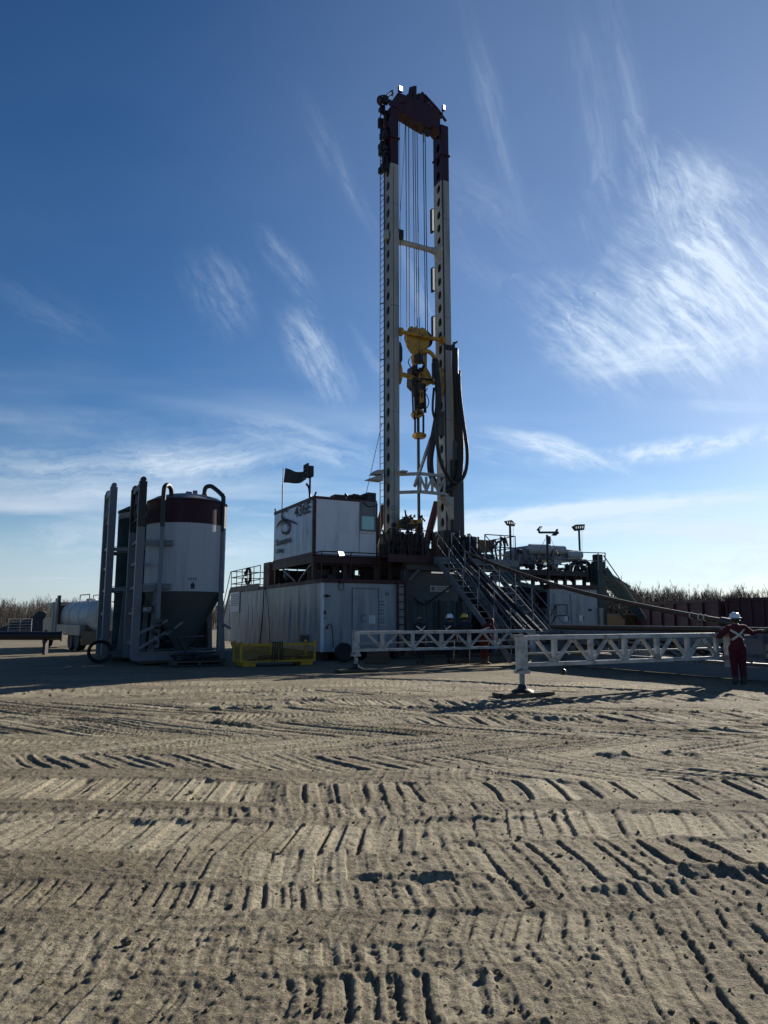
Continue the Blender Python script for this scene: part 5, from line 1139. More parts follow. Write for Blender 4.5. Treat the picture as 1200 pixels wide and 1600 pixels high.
m.build('hydraulic_lines', 'darksteel', cw, True)
MB().box(17.36, 17.48, TA[1]-.2, TA[1]+.5, .5, 1.2).build('arm_hinge', 'frame', cw); MB().box(17.36, 17.48, TBB[1]-.2, TBB[1]+.5, .5, 1.2).build('arm_hinge', 'frame', cw)
ORD = ('nearest the camera', 'second', 'third', 'farthest')
for k in range(4):
    u = 17.72+.34*k; r = .085 if k != 1 else .07; z = 1.222+r
    if k > 0: z = 1.192+r
    pp = thing('drill_pipe', ORD[k]+' of the rusty drill pipes lying on the catwalk', 'pipe', u, 10, z, 'drill pipes lying on the catwalk')
    MB().tube([(u, 8.0+.2*k, z), (u+.02, 21.2-.3*k, z)], r, 10).build('tube', 'rustpipe', pp, True)
    MB().tube([(u, 7.7+.2*k, z), (u, 8.0+.2*k, z)], r*1.16, 12).build('tool_joint', 'steel', pp, True)
# pipe being dragged up the slide
p0, p1 = (17.14, FV0+.4, FZ+.34), (16.62, 12.35, 1.48)
dp = thing('raised_pipe', 'long rusty pipe sloping from the rig floor down to the worker', 'pipe', *p1)
P = [lerp(p0, p1, k/24) for k in range(25)]; P = [(a[0], a[1], a[2]-.34*math.sin(math.pi*k/24)) for k, a in enumerate(P)]
MB().tube(P, .07, 12).build('tube', 'rustpipe', dp, True)
for k in (21.3, 21.8, 22.1):
    i = int(k); a = lerp(P[i], P[i+1], k-i); b = lerp(P[i], P[i+1], k-i+.045); MB().tube([a, b], .095, 12).build('band', 'reflective', dp, True)
MB().tube([P[23], P[24]], .10, 12).build('tool_joint', 'steel', dp, True)
# silver pipes and rails on the far side of the catwalk
fr = thing('far_pipe_rack', 'low grey pipe rack beyond the catwalk before the maroon bins', 'rack', 24, 22)
for k in range(5): MB().box(22.4+.3*k, 22.52+.3*k, 12, 26.0, 1.05, 1.17).build('rail', 'darksteel', fr)
for v in (13, 16, 19, 22, 25): MB().box(22.3, 23.8, v, v+.12, .0, 1.049).build('trestle', 'greysteel', fr)
for k in range(3): MB().tube([(22.6+.35*k, 12.5, 1.25), (22.6+.35*k, 25.5, 1.25)], .075, 8).build('pipe', 'steel', fr, True)

# ------------------------------------------------------------------ right-hand white house with engine on top
EU0, EU1, EV0, EV1, EZ1 = 22.45, 25.5, 26.7, 33., 3.02
eh = thing('engine_house', 'white steel house with double doors right of the stairs', 'building', EU0, EV0)
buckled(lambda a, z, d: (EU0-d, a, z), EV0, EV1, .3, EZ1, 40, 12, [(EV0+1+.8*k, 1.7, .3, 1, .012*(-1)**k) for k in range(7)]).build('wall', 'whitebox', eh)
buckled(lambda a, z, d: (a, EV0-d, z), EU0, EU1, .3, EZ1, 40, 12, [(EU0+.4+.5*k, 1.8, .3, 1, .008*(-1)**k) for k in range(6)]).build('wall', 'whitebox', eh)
MB().box(EU0+.03, EU1-.02, EV0+.03, EV1, .32, EZ1-.02).build('shell', 'greysteel', eh)
MB().box(EU0-.04, EU1+.04, EV0-.04, EV1, EZ1, EZ1+.22).build('roof_edge', 'maroon', eh)
MB().box(EU1-.06, EU1+.03, EV0-.03, EV0+.05, .3, EZ1-.003).build('corner_post', 'darksteel', eh)
for u in (EU0+.3, EU1-.3): MB().box(u-.12, u+.12, EV0+.1, EV1, 0, .3).build('skid_beam', 'darksteel', eh)
v1, z1 = on_u(839, 926, EU0); v0, z0 = on_u(855.5, 949, EU0)
wn_ = MB().box(EU0-.03, EU0-.012, v0+.06, v1-.06, z0+.06, z1-.06).build('window', 'glassdark', eh, bevel=.02)
m = MB()
for a, b, c, d in ((v0, v0+.058, z0, z1), (v1-.058, v1, z0, z1), (v0+.058, v1-.058, z0, z0+.058), (v0+.058, v1-.058, z1-.058, z1)): m.box(EU0-.05, EU0-.01, a, b, c, d)
m.build('frame', 'darksteel', wn_)
for x0, x1 in ((865, 890.5), (891.5, 914)):
    a, z1 = on_v(x0, 928, EV0); b, z0 = on_v(x1, 985, EV0)
    d = MB().box(a, b, EV0-.04, EV0-.01, .5, z1).build('door', 'whitebox', eh, bevel=.008)
    h, hz = on_v(x1-8, 966, EV0); MB().box(h-.08, h+.14, EV0-.05, EV0-.041, hz-.14, hz+.14).build('hatch', 'white', d)
    MB().tube([(h+.2, EV0-.06, hz-.1), (h+.2, EV0-.06, hz+.1)], .015, 5).build('handle', 'darksteel', d)
m = MB()
for k in range(4):
    x, zz = on_v((881, 886, 893, 898)[k], 933, EV0); sg = MB().box(x-.06, x+.05, EV0-.05, EV0-.042, zz-.1, zz+.1).build('notice', 'signwhite', eh); mm = MB()
    for r_ in range(3): mm.box(x-.045, x+.03, EV0-.053, EV0-.051, zz-.07+.055*r_, zz-.045+.055*r_)
    mm.build('print_lines', 'printgrey', sg)
x, zz = on_v(921, 953, EV0); MB().ball((x, EV0-.05, zz), .09, 10, 6, (1.4, .6, .6)).build('bulkhead_lamp', 'darksteel', eh, True)
es = thing('entry_rail', 'dark stepped handrail at the double doors of the right house', 'railing', *Pv(878, 975, EV0-.5)[:2], 0)
for y_ in (EV0-.25, EV0-.9): MB().tube([Pv(849, 985, y_), Pv(869, 945, y_), Pv(886, 945, y_), Pv(886, 962, y_), Pv(869, 962, y_), Pv(856, 985, y_)], .028, 6).tube([Pv(869, 945, y_), Pv(869, 962, y_)], .028, 6).build('handrail', 'maroon', es)
a_ = Pv(850, 990, EV0-.5)[0]
for k in range(4): MB().box(a_+.25*k, a_+.25*k+.24, EV0-.9, EV0-.25, 0, .25+.2*k).build('step', 'darksteel', es)
# engine skid on the roof
en = thing('engine_unit', 'grey-white engine unit with pipes on the right house roof', 'engine', 22.4, 28., EZ1+.22)
def ep(pts, v, d, nm, mt, bevel=.03): return MB().prism([Pv(x, y, v) for x, y in pts], (0, d, 0)).build(nm, mt, en, bevel=bevel)
EVV = 28.0
ep(((813, 884), (815, 861), (819, 857), (826, 858), (829, 852), (834, 851), (874, 853), (879, 855), (884, 858), (909, 861), (909, 876), (894, 878), (875, 876), (838, 874), (836, 884)), EVV, 1.5, 'housing', 'greysteel', .06)
for x0, x1, yy, r in ((827, 858, 858, .26), (862, 882, 859, .22), (886, 908, 867, .22)):
    MB().tube([Pv(x0, yy, EVV-.05), Pv(x0+1, yy, EVV-.05), Pv(x1-1, yy+.6, EVV-.05), Pv(x1, yy+.6, EVV-.05)], [r*.75, r, r, r*.75], 16).build('silencer', 'silowhite', en, True)
for x in (819, 829, 840, 851, 863, 875, 887, 900): a = Pv(x, 866, EVV-.05); MB().box(a[0]-.05, a[0]+.05, EVV-.12, EVV-.001, a[2]-.28, a[2]+.18).build('bracket', 'greysteel', en)
ep(((806, 894), (806, 878), (813, 876), (813, 894)), EVV-.2, 1, 'radiator', 'green')
ep(((800, 905), (806, 892), (838, 890), (860, 893), (925, 896), (931, 905)), EVV-.3, 1.8, 'skid_frame', 'green')
re_ = random.Random(31); m = MB()
for k in range(60):
    x, y = re_.uniform(822, 928), re_.uniform(880, 908); a, b = Pv(x, y, EVV-.4), Pv(x+re_.uniform(-7, 7), y+re_.uniform(-6, 6), EVV-.4+re_.uniform(-.2, .3)); m.tube([a, b], re_.uniform(.04, .13), 7)
o = m.build('engine_plumbing', 'darksteel', en, True); o['kind'] = 'stuff'
for pts in (((898, 905), (900, 888), (908, 879), (918, 880), (923, 890), (924, 910)), ((906, 905), (908, 893), (914, 888), (917, 896), (917, 910)), ((890, 900), (893, 884), (902, 878), (910, 886)), ((809, 880), (806, 872), (809, 862), (815, 862)), ((857, 880), (864, 884), (870, 892), (871, 900))):
    MB().tube(spline([Pv(x, y, EVV-.5) for x, y in pts], 5), .11, 8).build('exhaust_pipe', 'darksteel' if pts[0][0] != 857 else 'galv', en, True)
for x in (832, 846, 868, 882, 896, 912, 924): a = Pv(x, 905, EVV-.3); MB().box(a[0]-.07, a[0]+.07, EVV-.4, EVV-.25, EZ1+.22, a[2]+.1).build('support', 'darksteel', en)
ep(((866, 870), (877, 869), (878, 882), (866, 883)), EVV-.55, .3, 'junction_box', 'galv')
# machinery mass between substructure and right house
mb = thing('mud_pump', 'dark maroon and steel pump machinery between stair and right house', 'machine', 20.7, 28.5, 0)
MB().box(19.7, 22.2, 27.4, 31, 0, 2.2).build('base_block', 'maroon', mb, bevel=.05); MB().box(19.7, 22.3, 29.2, 30.4, 2.21, 2.89).build('gear_case', 'darksteel', mb, bevel=.05); m = MB()
for k in range(40):
    u, v, z = re_.uniform(19.7, 22.2), re_.uniform(26.9, 27.8), re_.uniform(1., 3.4); m.tube([(u, v, z), (u+re_.uniform(-.4, .4), v, z+re_.uniform(-.4, .4))], re_.uniform(.05, .16), 7)
o = m.build('pump_plumbing', 'darksteel', mb, True); o['kind'] = 'stuff'
for k in range(3): MB().lathe([(.1, -.3), (.3, -.28), (.34, 0), (.3, .28), (.1, .3)], (20.1+.75*k, 27.2, 2.5), 16).build('pump_head', 'darksteel', mb, True)
MB().bar((19.9, 27., 3.4), (22.3, 27., 3.0), .16, .2).build('header_pipe', 'green', mb)
MB().box(19.7, 22.3, 27.6, 30.5, 2.9, 3.1).build('deck', 'darksteel', mb)
rr2 = railing('engine_railing', 'grey railing round the engine deck above the right house', [(19.9, 27.3), (25.4, 27.3), (25.4, 31)], 3.95, (.3, .6), 'greysteel', 1.1)
MB().box(19.85, 25.45, 27.28, 27.36, 3.7, 3.95).build('deck_beam', 'darksteel', rr2)
# floodlight masts
def light_post(lb, x, ytop, ybot, v, kind):
    b = Pv(x, ybot, v); tz = Pv(x, ytop, v)[2]
    t = thing('floodlight_mast', lb, 'floodlight', b[0], v, b[2], 'floodlight masts behind the stairs')
    MB().tube([b, (b[0], v, tz)], .055, 8).build('pole', 'darksteel', t, True)
    if kind == 'T':
        a, c = Pv(843, 832, v), Pv(870, 832, v); MB().bar(a, c, .07, .1).build('cross_arm', 'darksteel', t)
        MB().tube([Pv(x, 838, v), Pv(x, 850, v)], .11, 8).build('junction', 'darksteel', t, True)
        for p, q in (((843, 833), (841, 826)), ((868, 832), (871, 827))): MB().bar(Pv(*p, v), Pv(*q, v), .06, .08).build('arm', 'darksteel', t)
        pl = [Pv(px, py, v) for px, py in ((840, 828), (845, 822), (848, 823), (843, 829.5))]; h = MB().prism(pl, (0, .1, 0)).build('lamp_head', 'darksteel', t)
        pl = [Pv(px, py, v-.012) for px, py in ((841.8, 827.2), (845.2, 823.2), (847, 823.7), (843.2, 828.6))]; MB().prism(pl, (0, .01, 0)).build('lens', 'lampsoft', h)
        pl = [Pv(px, py, v) for px, py in ((864, 836), (868, 832), (872, 830), (874, 833), (869, 837))]; MB().prism(pl, (0, .14, 0)).build('lamp_head', 'darksteel', t)
        for p, q in (((852, 842), (838, 872)), ((861, 842), (872, 866))): MB().tube([Pv(*p, v), Pv(*q, v)], .012, 5).build('stay', 'darksteel', t)
    else:
        s = -1 if kind == 'L' else 1; cx, cy = x, ytop
        sh = ((-9, -6), (1, -7.5), (7, -2), (6, 2), (-4, 1)) if s < 0 else ((-11, -5), (-5, -8.5), (8, -9), (7, 0), (-6, 1.5))
        h = MB().prism([Pv(cx+a, cy+b_, v-.05) for a, b_ in sh], (0, .12, 0)).build('lamp_head', 'darksteel', t)
        for k in range(4):
            px = cx+(-6+3.4*k if s < 0 else -6+3.4*k); py = cy-3.6+(.5*k if s < 0 else -.3*k)
            pl = [Pv(px+a, py+b_, v-.062) for a, b_ in ((-.4, -1.7), (1.2, -1.9), (1.5, 1.5), (.1, 1.6))]; MB().prism(pl, (0, .01, 0)).build('lens', 'lampsoft', h)
        MB().tube([Pv(x+3.5, cy, v), Pv(x+3.5, cy+38, v)], .01, 4).build('cable', 'darksteel', t)
light_post('left panel floodlight on a pole behind the right stair', 798.5, 820, 884, 27.2, 'L')
light_post('dark T-shaped floodlight mast in the middle above the right house', 857, 836, 905, 26.9, 'T')
light_post('right panel floodlight on a pole above the right house', 906, 828, 862, 28.6, 'R')
# green stair tower and boom behind
gt = thing('green_stair_tower', 'dark green stair tower right of the white engine house', 'stair', 26.2, 27.5)
a0, a1 = on_v(934, 900, 27.0)[0], on_v(946, 900, 27.0)[0]; zt = on_v(940, 866, 27.0)[1]
MB().box(a0, a1, 27.0, 27.45, 0, zt-.35).build('tower_post', 'green', gt, bevel=.03); MB().box(a0+.05, a1-.05, 27.05, 27.4, zt-.349, zt).build('post_head', 'darksteel', gt, bevel=.04)
zt2 = on_v(940, 890, 27)[1]
for vv in (27.0, 27.8): MB().bar((a1, vv, zt2), Pv(1003, 966, vv), .08, .3).build('stringer', 'green', gt)
e1 = Pv(1003, 966, 27.); 
for k in range(1, 12):
    f = k/12; MB().box(a1+(e1[0]-a1)*f-.13, a1+(e1[0]-a1)*f+.13, 27.05, 27.75, zt2+(e1[2]-zt2)*f-.02, zt2+(e1[2]-zt2)*f+.02).build('tread', 'green', gt)
for vv in (27.0, 27.8):
    MB().tube([Pv(943, 868, vv), Pv(1008, 962, vv), Pv(1010, 968, vv)], .03, 7).build('handrail', 'galv', gt, True); MB().tube([Pv(948, 885, vv), Pv(1004, 966, vv)], .025, 7).build('handrail', 'galv', gt, True)
    for x in (934.5, 945.5): MB().tube([Pv(x, 890, vv), Pv(x, 864, vv)], .03, 7).build('baluster', 'galv', gt, True)
    MB().tube([Pv(908, 863, vv), Pv(946, 864, vv)], .025, 7).tube([Pv(908, 876, vv), Pv(946, 876, vv)], .022, 7).build('handrail', 'galv', gt, True)
MB().tube([Pv(938, 950, 26.6), Pv(940, 985, 26.6)], .14, 10).build('stand_pipe', 'galv', gt, True)
MB().bar(Pv(932, 905, 27.2), Pv(975, 966, 27.6), .06, .14).build('side_brace', 'green', gt)
bm = thing('excavator_boom', 'tan machine boom sloping behind the green stair tower', 'boom', *Pv(960, 930, 33)[:2], 0)
VB2 = 33
MB().prism([Pv(x, y, VB2) for x, y in ((945, 896), (950, 895), (957, 903), (964, 912), (970, 918), (957, 922), (949, 914))], (0, .7, 0)).build('boom', 'tan', bm, bevel=.04)
MB().prism([Pv(x, y, VB2+.1) for x, y in ((962, 903), (972, 908), (992, 925), (1003, 935), (1004, 940), (990, 942), (972, 926), (962, 914))], (0, .6, 0)).build('stick', 'tan', bm, bevel=.04)
MB().tube([Pv(954, 897, VB2-.1), Pv(985, 917, VB2-.1)], .05, 8).build('ram', 'galv', bm, True)
MB().box(*(lambda a: (a[0]-.5, a[0]+.9, VB2+.0, VB2+1.6, 0, 1.9))(Pv(985, 960, VB2))).build('body', 'tan', bm, bevel=.08); MB().bar(Pv(990, 941, VB2+.4), Pv(985, 955, VB2+.6), .35, .35).build('stub', 'darksteel', bm)
# maroon bins
def bin_(lb, pa, pb, h, dep, ribs, nm='shale_bin'):
    A_, B_ = Vector(pa), Vector(pb); L = (B_-A_).length; ang = math.atan2((B_-A_).y, (B_-A_).x)
    t = bpy.data.objects.new(nm, None); COL.objects.link(t); t.location = (A_.x, A_.y, 0); t.rotation_euler = (0, 0, ang); t['label'] = lb; t['category'] = 'bin'; t['group'] = 'maroon bins along the right edge'; t['_o'] = (0, 0, 0)
    for (x0, x1, y0, y1) in ((0, L, 0, .06), (0, L, dep-.06, dep), (0, .06, .061, dep-.061), (L-.06, L, .061, dep-.061)): MB().box(x0, x1, y0, y1, .12, h).build('side', 'binmaroon', t)
    MB().box(0, L, 0, dep, .05, .119).build('floor', 'binmaroon', t)
    MB().box(-.05, L+.05, -.08, .09, h+.001, h+.14).build('rim', 'binmaroon', t); MB().box(-.05, L+.05, dep-.09, dep+.08, h+.001, h+.14).build('rim', 'binmaroon', t)
    for k in range(ribs+1): x = L*k/ribs; MB().box(x-.06, x+.06, -.10, -.001, .12, h-.001).build('rib', 'binmaroon', t)
    return t
B1, B2, B3 = at(985, 990, 46), at(1133, 990, 35), at(1300, 990, 31.5)
hb = at(1133, 936, 35).z
bin_('long maroon bin behind the worker, left of the corner', (B1.x, B1.y), (B2.x-.1, B2.y+.2), hb-.14, 2.4, 7)
bin_('ribbed maroon bin at the right edge behind the worker', (B2.x+.15, B2.y-.1), (B3.x, B3.y), hb-.10, 2.4, 8)
# ------------------------------------------------------------------ left background
fl_ = thing('flow_pipe', 'long black pipe on low stands entering from the left edge', 'pipe', 0, 0, 0, rot=0, world=Vector((0, 0, 0)))
a, b = at(-260, 992.5, 30), at(95, 993.5, 33); r = .195
MB().tube([a, b], r, 18).build('tube', 'black', fl_, True)
MB().tube([b, b+(b-a).normalized()*.06], r*1.25, 18).build('end_flange', 'black', fl_, True)
for f in (.05, .36, .66, .93): c = a.lerp(b, f); MB().box(c.x-.06, c.x+.06, c.y-.15, c.y+.15, 0, c.z-r*.96).build('stand', 'darksteel', fl_)
fe = thing('rail_fence', 'short pale pipe fence panel standing in the far left yard', 'fence', 0, 0, 0, rot=0, world=Vector((0, 0, 0)))
q0, q1 = at(12, 990, 78), at(48, 990, 80)
for k in range(5): z = .35+.3*k; MB().tube([(q0.x, q0.y, z), (q1.x, q1.y, z)], .04, 6).build('rail', 'galv', fe, True)
for f in (0, .5, 1): c = q0.lerp(q1, f); MB().tube([(c.x, c.y, 0), (c.x, c.y, 1.6)], .05, 6).build('post', 'galv', fe, True)
# earth mound
vs = []; fs = []; n1, n2 = 44, 44; c = at(92, 985, 92)
for i in range(n1+1):
    for j in range(n2+1):
        x, y = (i/n1-.5)*16, (j/n2-.5)*10; d = math.hypot(x/8, y/5); z = max(0, 1-d)**.9*3.0*(1+.15*math.sin(x*2.1)+.1*math.sin(y*3+x))+.22*random.uniform(-.5, .5)*(d < .95)-.05
        vs.append((c.x+x, c.y+y, z))
for i in range(n1):
    for j in range(n2): q = i*(n2+1)+j; fs.append((q, q+n2+1, q+n2+2, q+1))
o = MB().add(vs, fs).build('earth_mound', 'moundsoil', None, True); o['kind'] = 'structure'; o['label'] = 'dark earth mound behind the tank truck'; o['category'] = 'mound'
# tank truck
ta = math.atan2(.78, -.62)
tk = thing('tank_truck', 'dusty grey tank truck parked behind the teal silo', 'truck', 0, 0, 0, rot=ta, world=at(160, 1014, 36.8)*1.0)
tk.location.z = 0
# local frame: +x to the front, y to its left
tk['_o'] = (0, 0, 0)
R = .82; zc = 1.74
MB().lathe([(.05, -.22), (R*.55, -.16), (R*.9, -.04), (R, .08), (R, 5.0), (R*.9, 5.12), (R*.4, 5.25), (.05, 5.28)], (0, 0, zc), 36, 'x').build('tank', 'chrome', tk, True)
for x in (.1, 1.7, 3.4, 5.0): MB().lathe([(R+.005, x-.04), (R+.03, x-.03), (R+.03, x+.03), (R+.005, x+.04)], (0, 0, zc), 36, 'x').build('tank_ring', 'chrome', tk, True)
MB().box(-.1, 7.6, -.45, .45, .75, .95).build('chassis', 'darksteel', tk)
MB().box(-.2, -.1, -1.15, 1.15, .45, .62).build('bumper', 'mud', tk); MB().box(-.16, -.06, -1.1, -.3, .3, 1.0).build('mud_flap', 'mud', tk); MB().box(-.16, -.06, .3, 1.1, .3, 1.0).build('mud_flap', 'mud', tk)
MB().box(.2, 4.6, .84, 1.12, .75, 1.3).build('hose_tray', 'truckgrey', tk, bevel=.03); MB().box(.2, 4.6, -1.12, -.84, .75, 1.3).build('hose_tray', 'truckgrey', tk, bevel=.03)
cbn = MB().prism([(5.55, -1.12, .7), (7.6, -1.12, .7), (7.75, -1.12, 1.55), (7.1, -1.12, 1.75), (6.8, -1.12, 2.5), (5.55, -1.12, 2.55)], (0, 2.24, 0)).build('cab', 'truckgrey', tk, bevel=.08)
MB().prism([(6.0, 1.125, 1.7), (6.9, 1.125, 1.7), (6.65, 1.125, 2.35), (6.0, 1.125, 2.35)], (0, .012, 0)).build('side_window', 'glassdark', cbn)
MB().box(5.5, 5.548, -.8, .8, 1.75, 2.35).build('rear_window', 'glassdark', cbn)
MB().tube([(5.4, 1.0, .9), (5.4, 1.0, 2.75)], .07, 8).build('exhaust_stack', 'chrome', tk, True)
for x, dy in ((.7, .92), (1.85, .92), (6.8, 1.0)):
    for s in (-1, 1):
        wh = MB().lathe([(.28, -.17), (.46, -.19), (.5, -.12), (.5, .12), (.46, .19), (.28, .17)], (x, s*dy, .5), 24, 'y').build('wheel', 'rubber', tk, True); MB().lathe([(.05, -.05), (.2, -.1), (.28, -.15), (.28, .15), (.2, .1), (.05, .05)], (x, s*dy, .5), 18, 'y').build('rim', 'truckgrey', wh, True)
m = MB(); m.tube([(1.5, .35, zc+R-.08), (1.5, .35, zc+R+.32), (3.2, .35, zc+R+.32), (3.2, .35, zc+R-.08)], .03, 6).tube([(1.5, -.35, zc+R-.08), (1.5, -.35, zc+R+.32), (3.2, -.35, zc+R+.32), (3.2, -.35, zc+R-.08)], .03, 6).build('top_rail', 'chrome', tk)
MB().lathe([(.05, 0), (.28, 0), (.28, .12), (.05, .16)], (2.3, 0, zc+R-.02), 16).build('manhole', 'chrome', tk, True); MB().lathe([(.05, 0), (.16, 0), (.16, .2), (.05, .24)], (.6, 0, zc+R-.03), 12).build('vent', 'darksteel', tk, True)
MB().lathe([(.06, -.28), (.3, -.27), (.3, -.24), (.06, -.23)], (0, .1, zc-.1), 18, 'x').build('rear_hatch', 'truckgrey', tk, True)
MB().box(4.9, 5.3, .9, 1.0, .9, 2.9).build('ladder', 'darksteel', tk)
for k in range(2): MB().box(-.14, -.1, -.9+1.6*k, -.7+1.6*k, .66, .78).build('tail_lamp', 'maroon', tk)
# ------------------------------------------------------------------ bare trees
def wood(lb, arcs, seed):
    """a mass of leafless saplings; a few tree shapes repeated with their own place, turn and size"""
    rg = random.Random(seed); tm = []
    for vnum in range(9):
        m = MB(); V, Fc = m.v, m.f
        def twig(p, q, r):
            d = (q-p); a = d.cross(Vector((rg.uniform(-1, 1), rg.uniform(-1, 1), .3))).normalized()*r; b = d.normalized().cross(a); n = len(V)
            V.extend([tuple(p+a), tuple(p-a*.5+b*.87), tuple(p-a*.5-b*.87), tuple(q)]); Fc.extend([(n, n+1, n+3), (n+1, n+2, n+3), (n+2, n, n+3)])
        base = Vector((0, 0, 0)); top = Vector((rg.uniform(-.08, .08), rg.uniform(-.08, .08), 1)); twig(base, top, .012)
        for i in range(12):
            f = rg.uniform(.12, .92); p = base.lerp(top, f); an = rg.uniform(0, 6.28); ln = rg.uniform(.16, .36)*(1.1-f*.6)
            q = p+Vector((math.cos(an)*ln*.45, math.sin(an)*ln*.45, ln*.9)); twig(p, q, .0048)
            for j in range(4):
                g = rg.uniform(.2, .95); s = p.lerp(q, g); an2 = rg.uniform(0, 6.28); l2 = ln*rg.uniform(.3, .65); twig(s, s+Vector((math.cos(an2)*l2*.45, math.sin(an2)*l2*.45, l2*.85)), .0030)
        tm.append((np.array(V), np.array(Fc)))
    AV, AF, n = [], [], 0
    for x0, x1, d0, d1, h0, h1, cnt in arcs:
        for k in range(cnt):
            px = rg.uniform(x0, x1); Y = rg.uniform(d0, d1); H = rg.uniform(h0, h1)*(1+.05*math.sin(px*.021)+.05*math.sin(px*.11)); v, f = tm[rg.randrange(9)]
            a = rg.uniform(0, 6.28); c_, s_ = math.cos(a), math.sin(a); wd = H*rg.uniform(.8, 1.2)
            AV.append(np.stack([(v[:, 0]*c_-v[:, 1]*s_)*wd+(px-600)/F*Y, (v[:, 0]*s_+v[:, 1]*c_)*wd+Y, v[:, 2]*H], -1)); AF.append(f+n); n += len(v)
    vv, ff = np.concatenate(AV), np.concatenate(AF); me = bpy.data.meshes.new('bare_wood'); me.vertices.add(len(vv)); me.vertices.foreach_set('co', vv.ravel()); me.loops.add(ff.size); me.loops.foreach_set('vertex_index', ff.ravel().astype(np.int32))
    me.polygons.add(len(ff)); me.polygons.foreach_set('loop_start', (np.arange(len(ff))*3).astype(np.int32)); me.update(calc_edges=True); me.materials.append(MATS['bark'])
    o = bpy.data.objects.new('bare_wood', me); COL.objects.link(o); o['kind'] = 'stuff'; o['label'] = lb; o['category'] = 'trees'; return o
wood('bare leafless scrub along the far left edge of the yard', ((-500, 420, 105, 175, 3.3, 4.7, 4200),), 5)
wood('bare leafless wood behind the maroon bins', ((930, 1750, 74, 125, 3.9, 5.2, 4200), (420, 940, 110, 150, 3, 4.4, 700)), 6)
# ------------------------------------------------------------------ soil clods
rg = random.Random(77); m = MB(); V, Fc = m.v, m.f
ico = [(0, 0, 1), (.89, 0, .45), (.28, .85, .45), (-.72, .53, .45), (-.72, -.53, .45), (.28, -.85, .45), (.72, .53, -.45), (-.28, .85, -.45), (-.89, 0, -.45), (-.28, -.85, -.45), (.72, -.53, -.45), (0, 0, -1)]
icf = [(0,1,2),(0,2,3),(0,3,4),(0,4,5),(0,5,1),(1,6,2),(2,7,3),(3,8,4),(4,9,5),(5,10,1),(6,7,2),(7,8,3),(8,9,4),(9,10,5),(10,6,1),(11,7,6),(11,8,7),(11,9,8),(11,10,9),(11,6,10)]
XY = []
for k in range(4200):
    if rg.random() < .55:
        b = rg.choice(BANDS); x = rg.uniform(b[7], b[8]); y = b[0]+b[1]*x+b[2]*x*x+rg.choice((-1, 1))*b[3]*1.08+rg.gauss(0, .12)
    else:
        y = 2.7+17*rg.random()**1.5; x = rg.uniform(-.72, .72)*y
    XY.append((x, y))
XY = np.array(XY); ZZ = track_field(XY[:, 0].copy(), XY[:, 1].copy())[0]
for (x, y), z in zip(XY, ZZ):
    r = min(.022, .0042*math.exp(rg.gauss(0, .6)))*(1+.04*y); n = len(V); sx, sy, sz = rg.uniform(.7, 1.5), rg.uniform(.7, 1.4), rg.uniform(.5, 1.)
    V.extend([(x+r*sx*p[0]*rg.uniform(.75, 1.2), y+r*sy*p[1]*rg.uniform(.75, 1.2), z+r*.3+r*sz*p[2]*rg.uniform(.7, 1.2)) for p in ico]); Fc.extend([tuple(i+n for i in f) for f in icf])
o = m.build('soil_clods', 'soil', None); o['kind'] = 'stuff'; o['label'] = 'small loose clods of soil scattered over the yard'; o['category'] = 'soil'
# ------------------------------------------------------------------ people
def body_mesh(chains, voxel):
    """union of tapered limbs -> one continuous skin"""
    m = MB()
    for pts in chains:
        for (p, r), (q, s) in zip(pts, pts[1:]):
            p, q = Vector(p), Vector(q); n = max(2, int((q-p).length/.03))
            m.tube([p.lerp(q, i/n) for i in range(n+1)], [r+(s-r)*i/n for i in range(n+1)], 12)
        for p, r in pts: m.ball(p, r, 12, 8)
    me = bpy.data.meshes.new('b'); me.from_pydata(m.v, [], m.f); o = bpy.data.objects.new('b', me); COL.objects.link(o)
    r = o.modifiers.new('r', 'REMESH'); r.mode = 'VOXEL'; r.voxel_size = voxel
    s = o.modifiers.new('s', 'SMOOTH'); s.iterations = 4; s.factor = .5
    dg_ = bpy.context.evaluated_depsgraph_get(); me2 = bpy.data.meshes.new_from_object(o.evaluated_get(dg_)); bpy.data.objects.remove(o); bpy.data.meshes.remove(me)
    return me2
def hand(wrist, d, side, up, r=.0095, curl=.5):
    """palm and five separate curled fingers; d = pointing way, side = towards the thumb, up = back of the hand"""
    w, d, s, u = Vector(wrist), Vector(d).normalized(), Vector(side).normalized(), Vector(up).normalized(); ch = []
    ch.append([(w, .026), (w+d*.05, .031), (w+d*.085, .028)]); ch.append([(w+d*.03+s*.02, .02), (w+d*.085+s*.028, .016)]); ch.append([(w+d*.03-s*.02, .02), (w+d*.08-s*.028, .015)])
    for k, ln in enumerate((.075, .085, .078, .06)):
        b = w+d*.088+s*(.030-.02*k); c = -u; p1 = b+d*ln*.45*math.cos(curl*.5)+c*ln*.45*math.sin(curl*.5); p2 = p1+d*ln*.32*math.cos(curl*1.3)+c*ln*.32*math.sin(curl*1.3); p3 = p2+d*ln*.26*math.cos(curl*2.1)+c*ln*.26*math.sin(curl*2.1)
        ch.append([(b, r), (p1, r*.98), (p2, r*.9), (p3, r*.8)])
    b = w+d*.03+s*.03; ch.append([(b, r*1.25), (b+s*.03+d*.025, r*1.1), (b+s*.045+d*.055, r*.9)])
    return ch
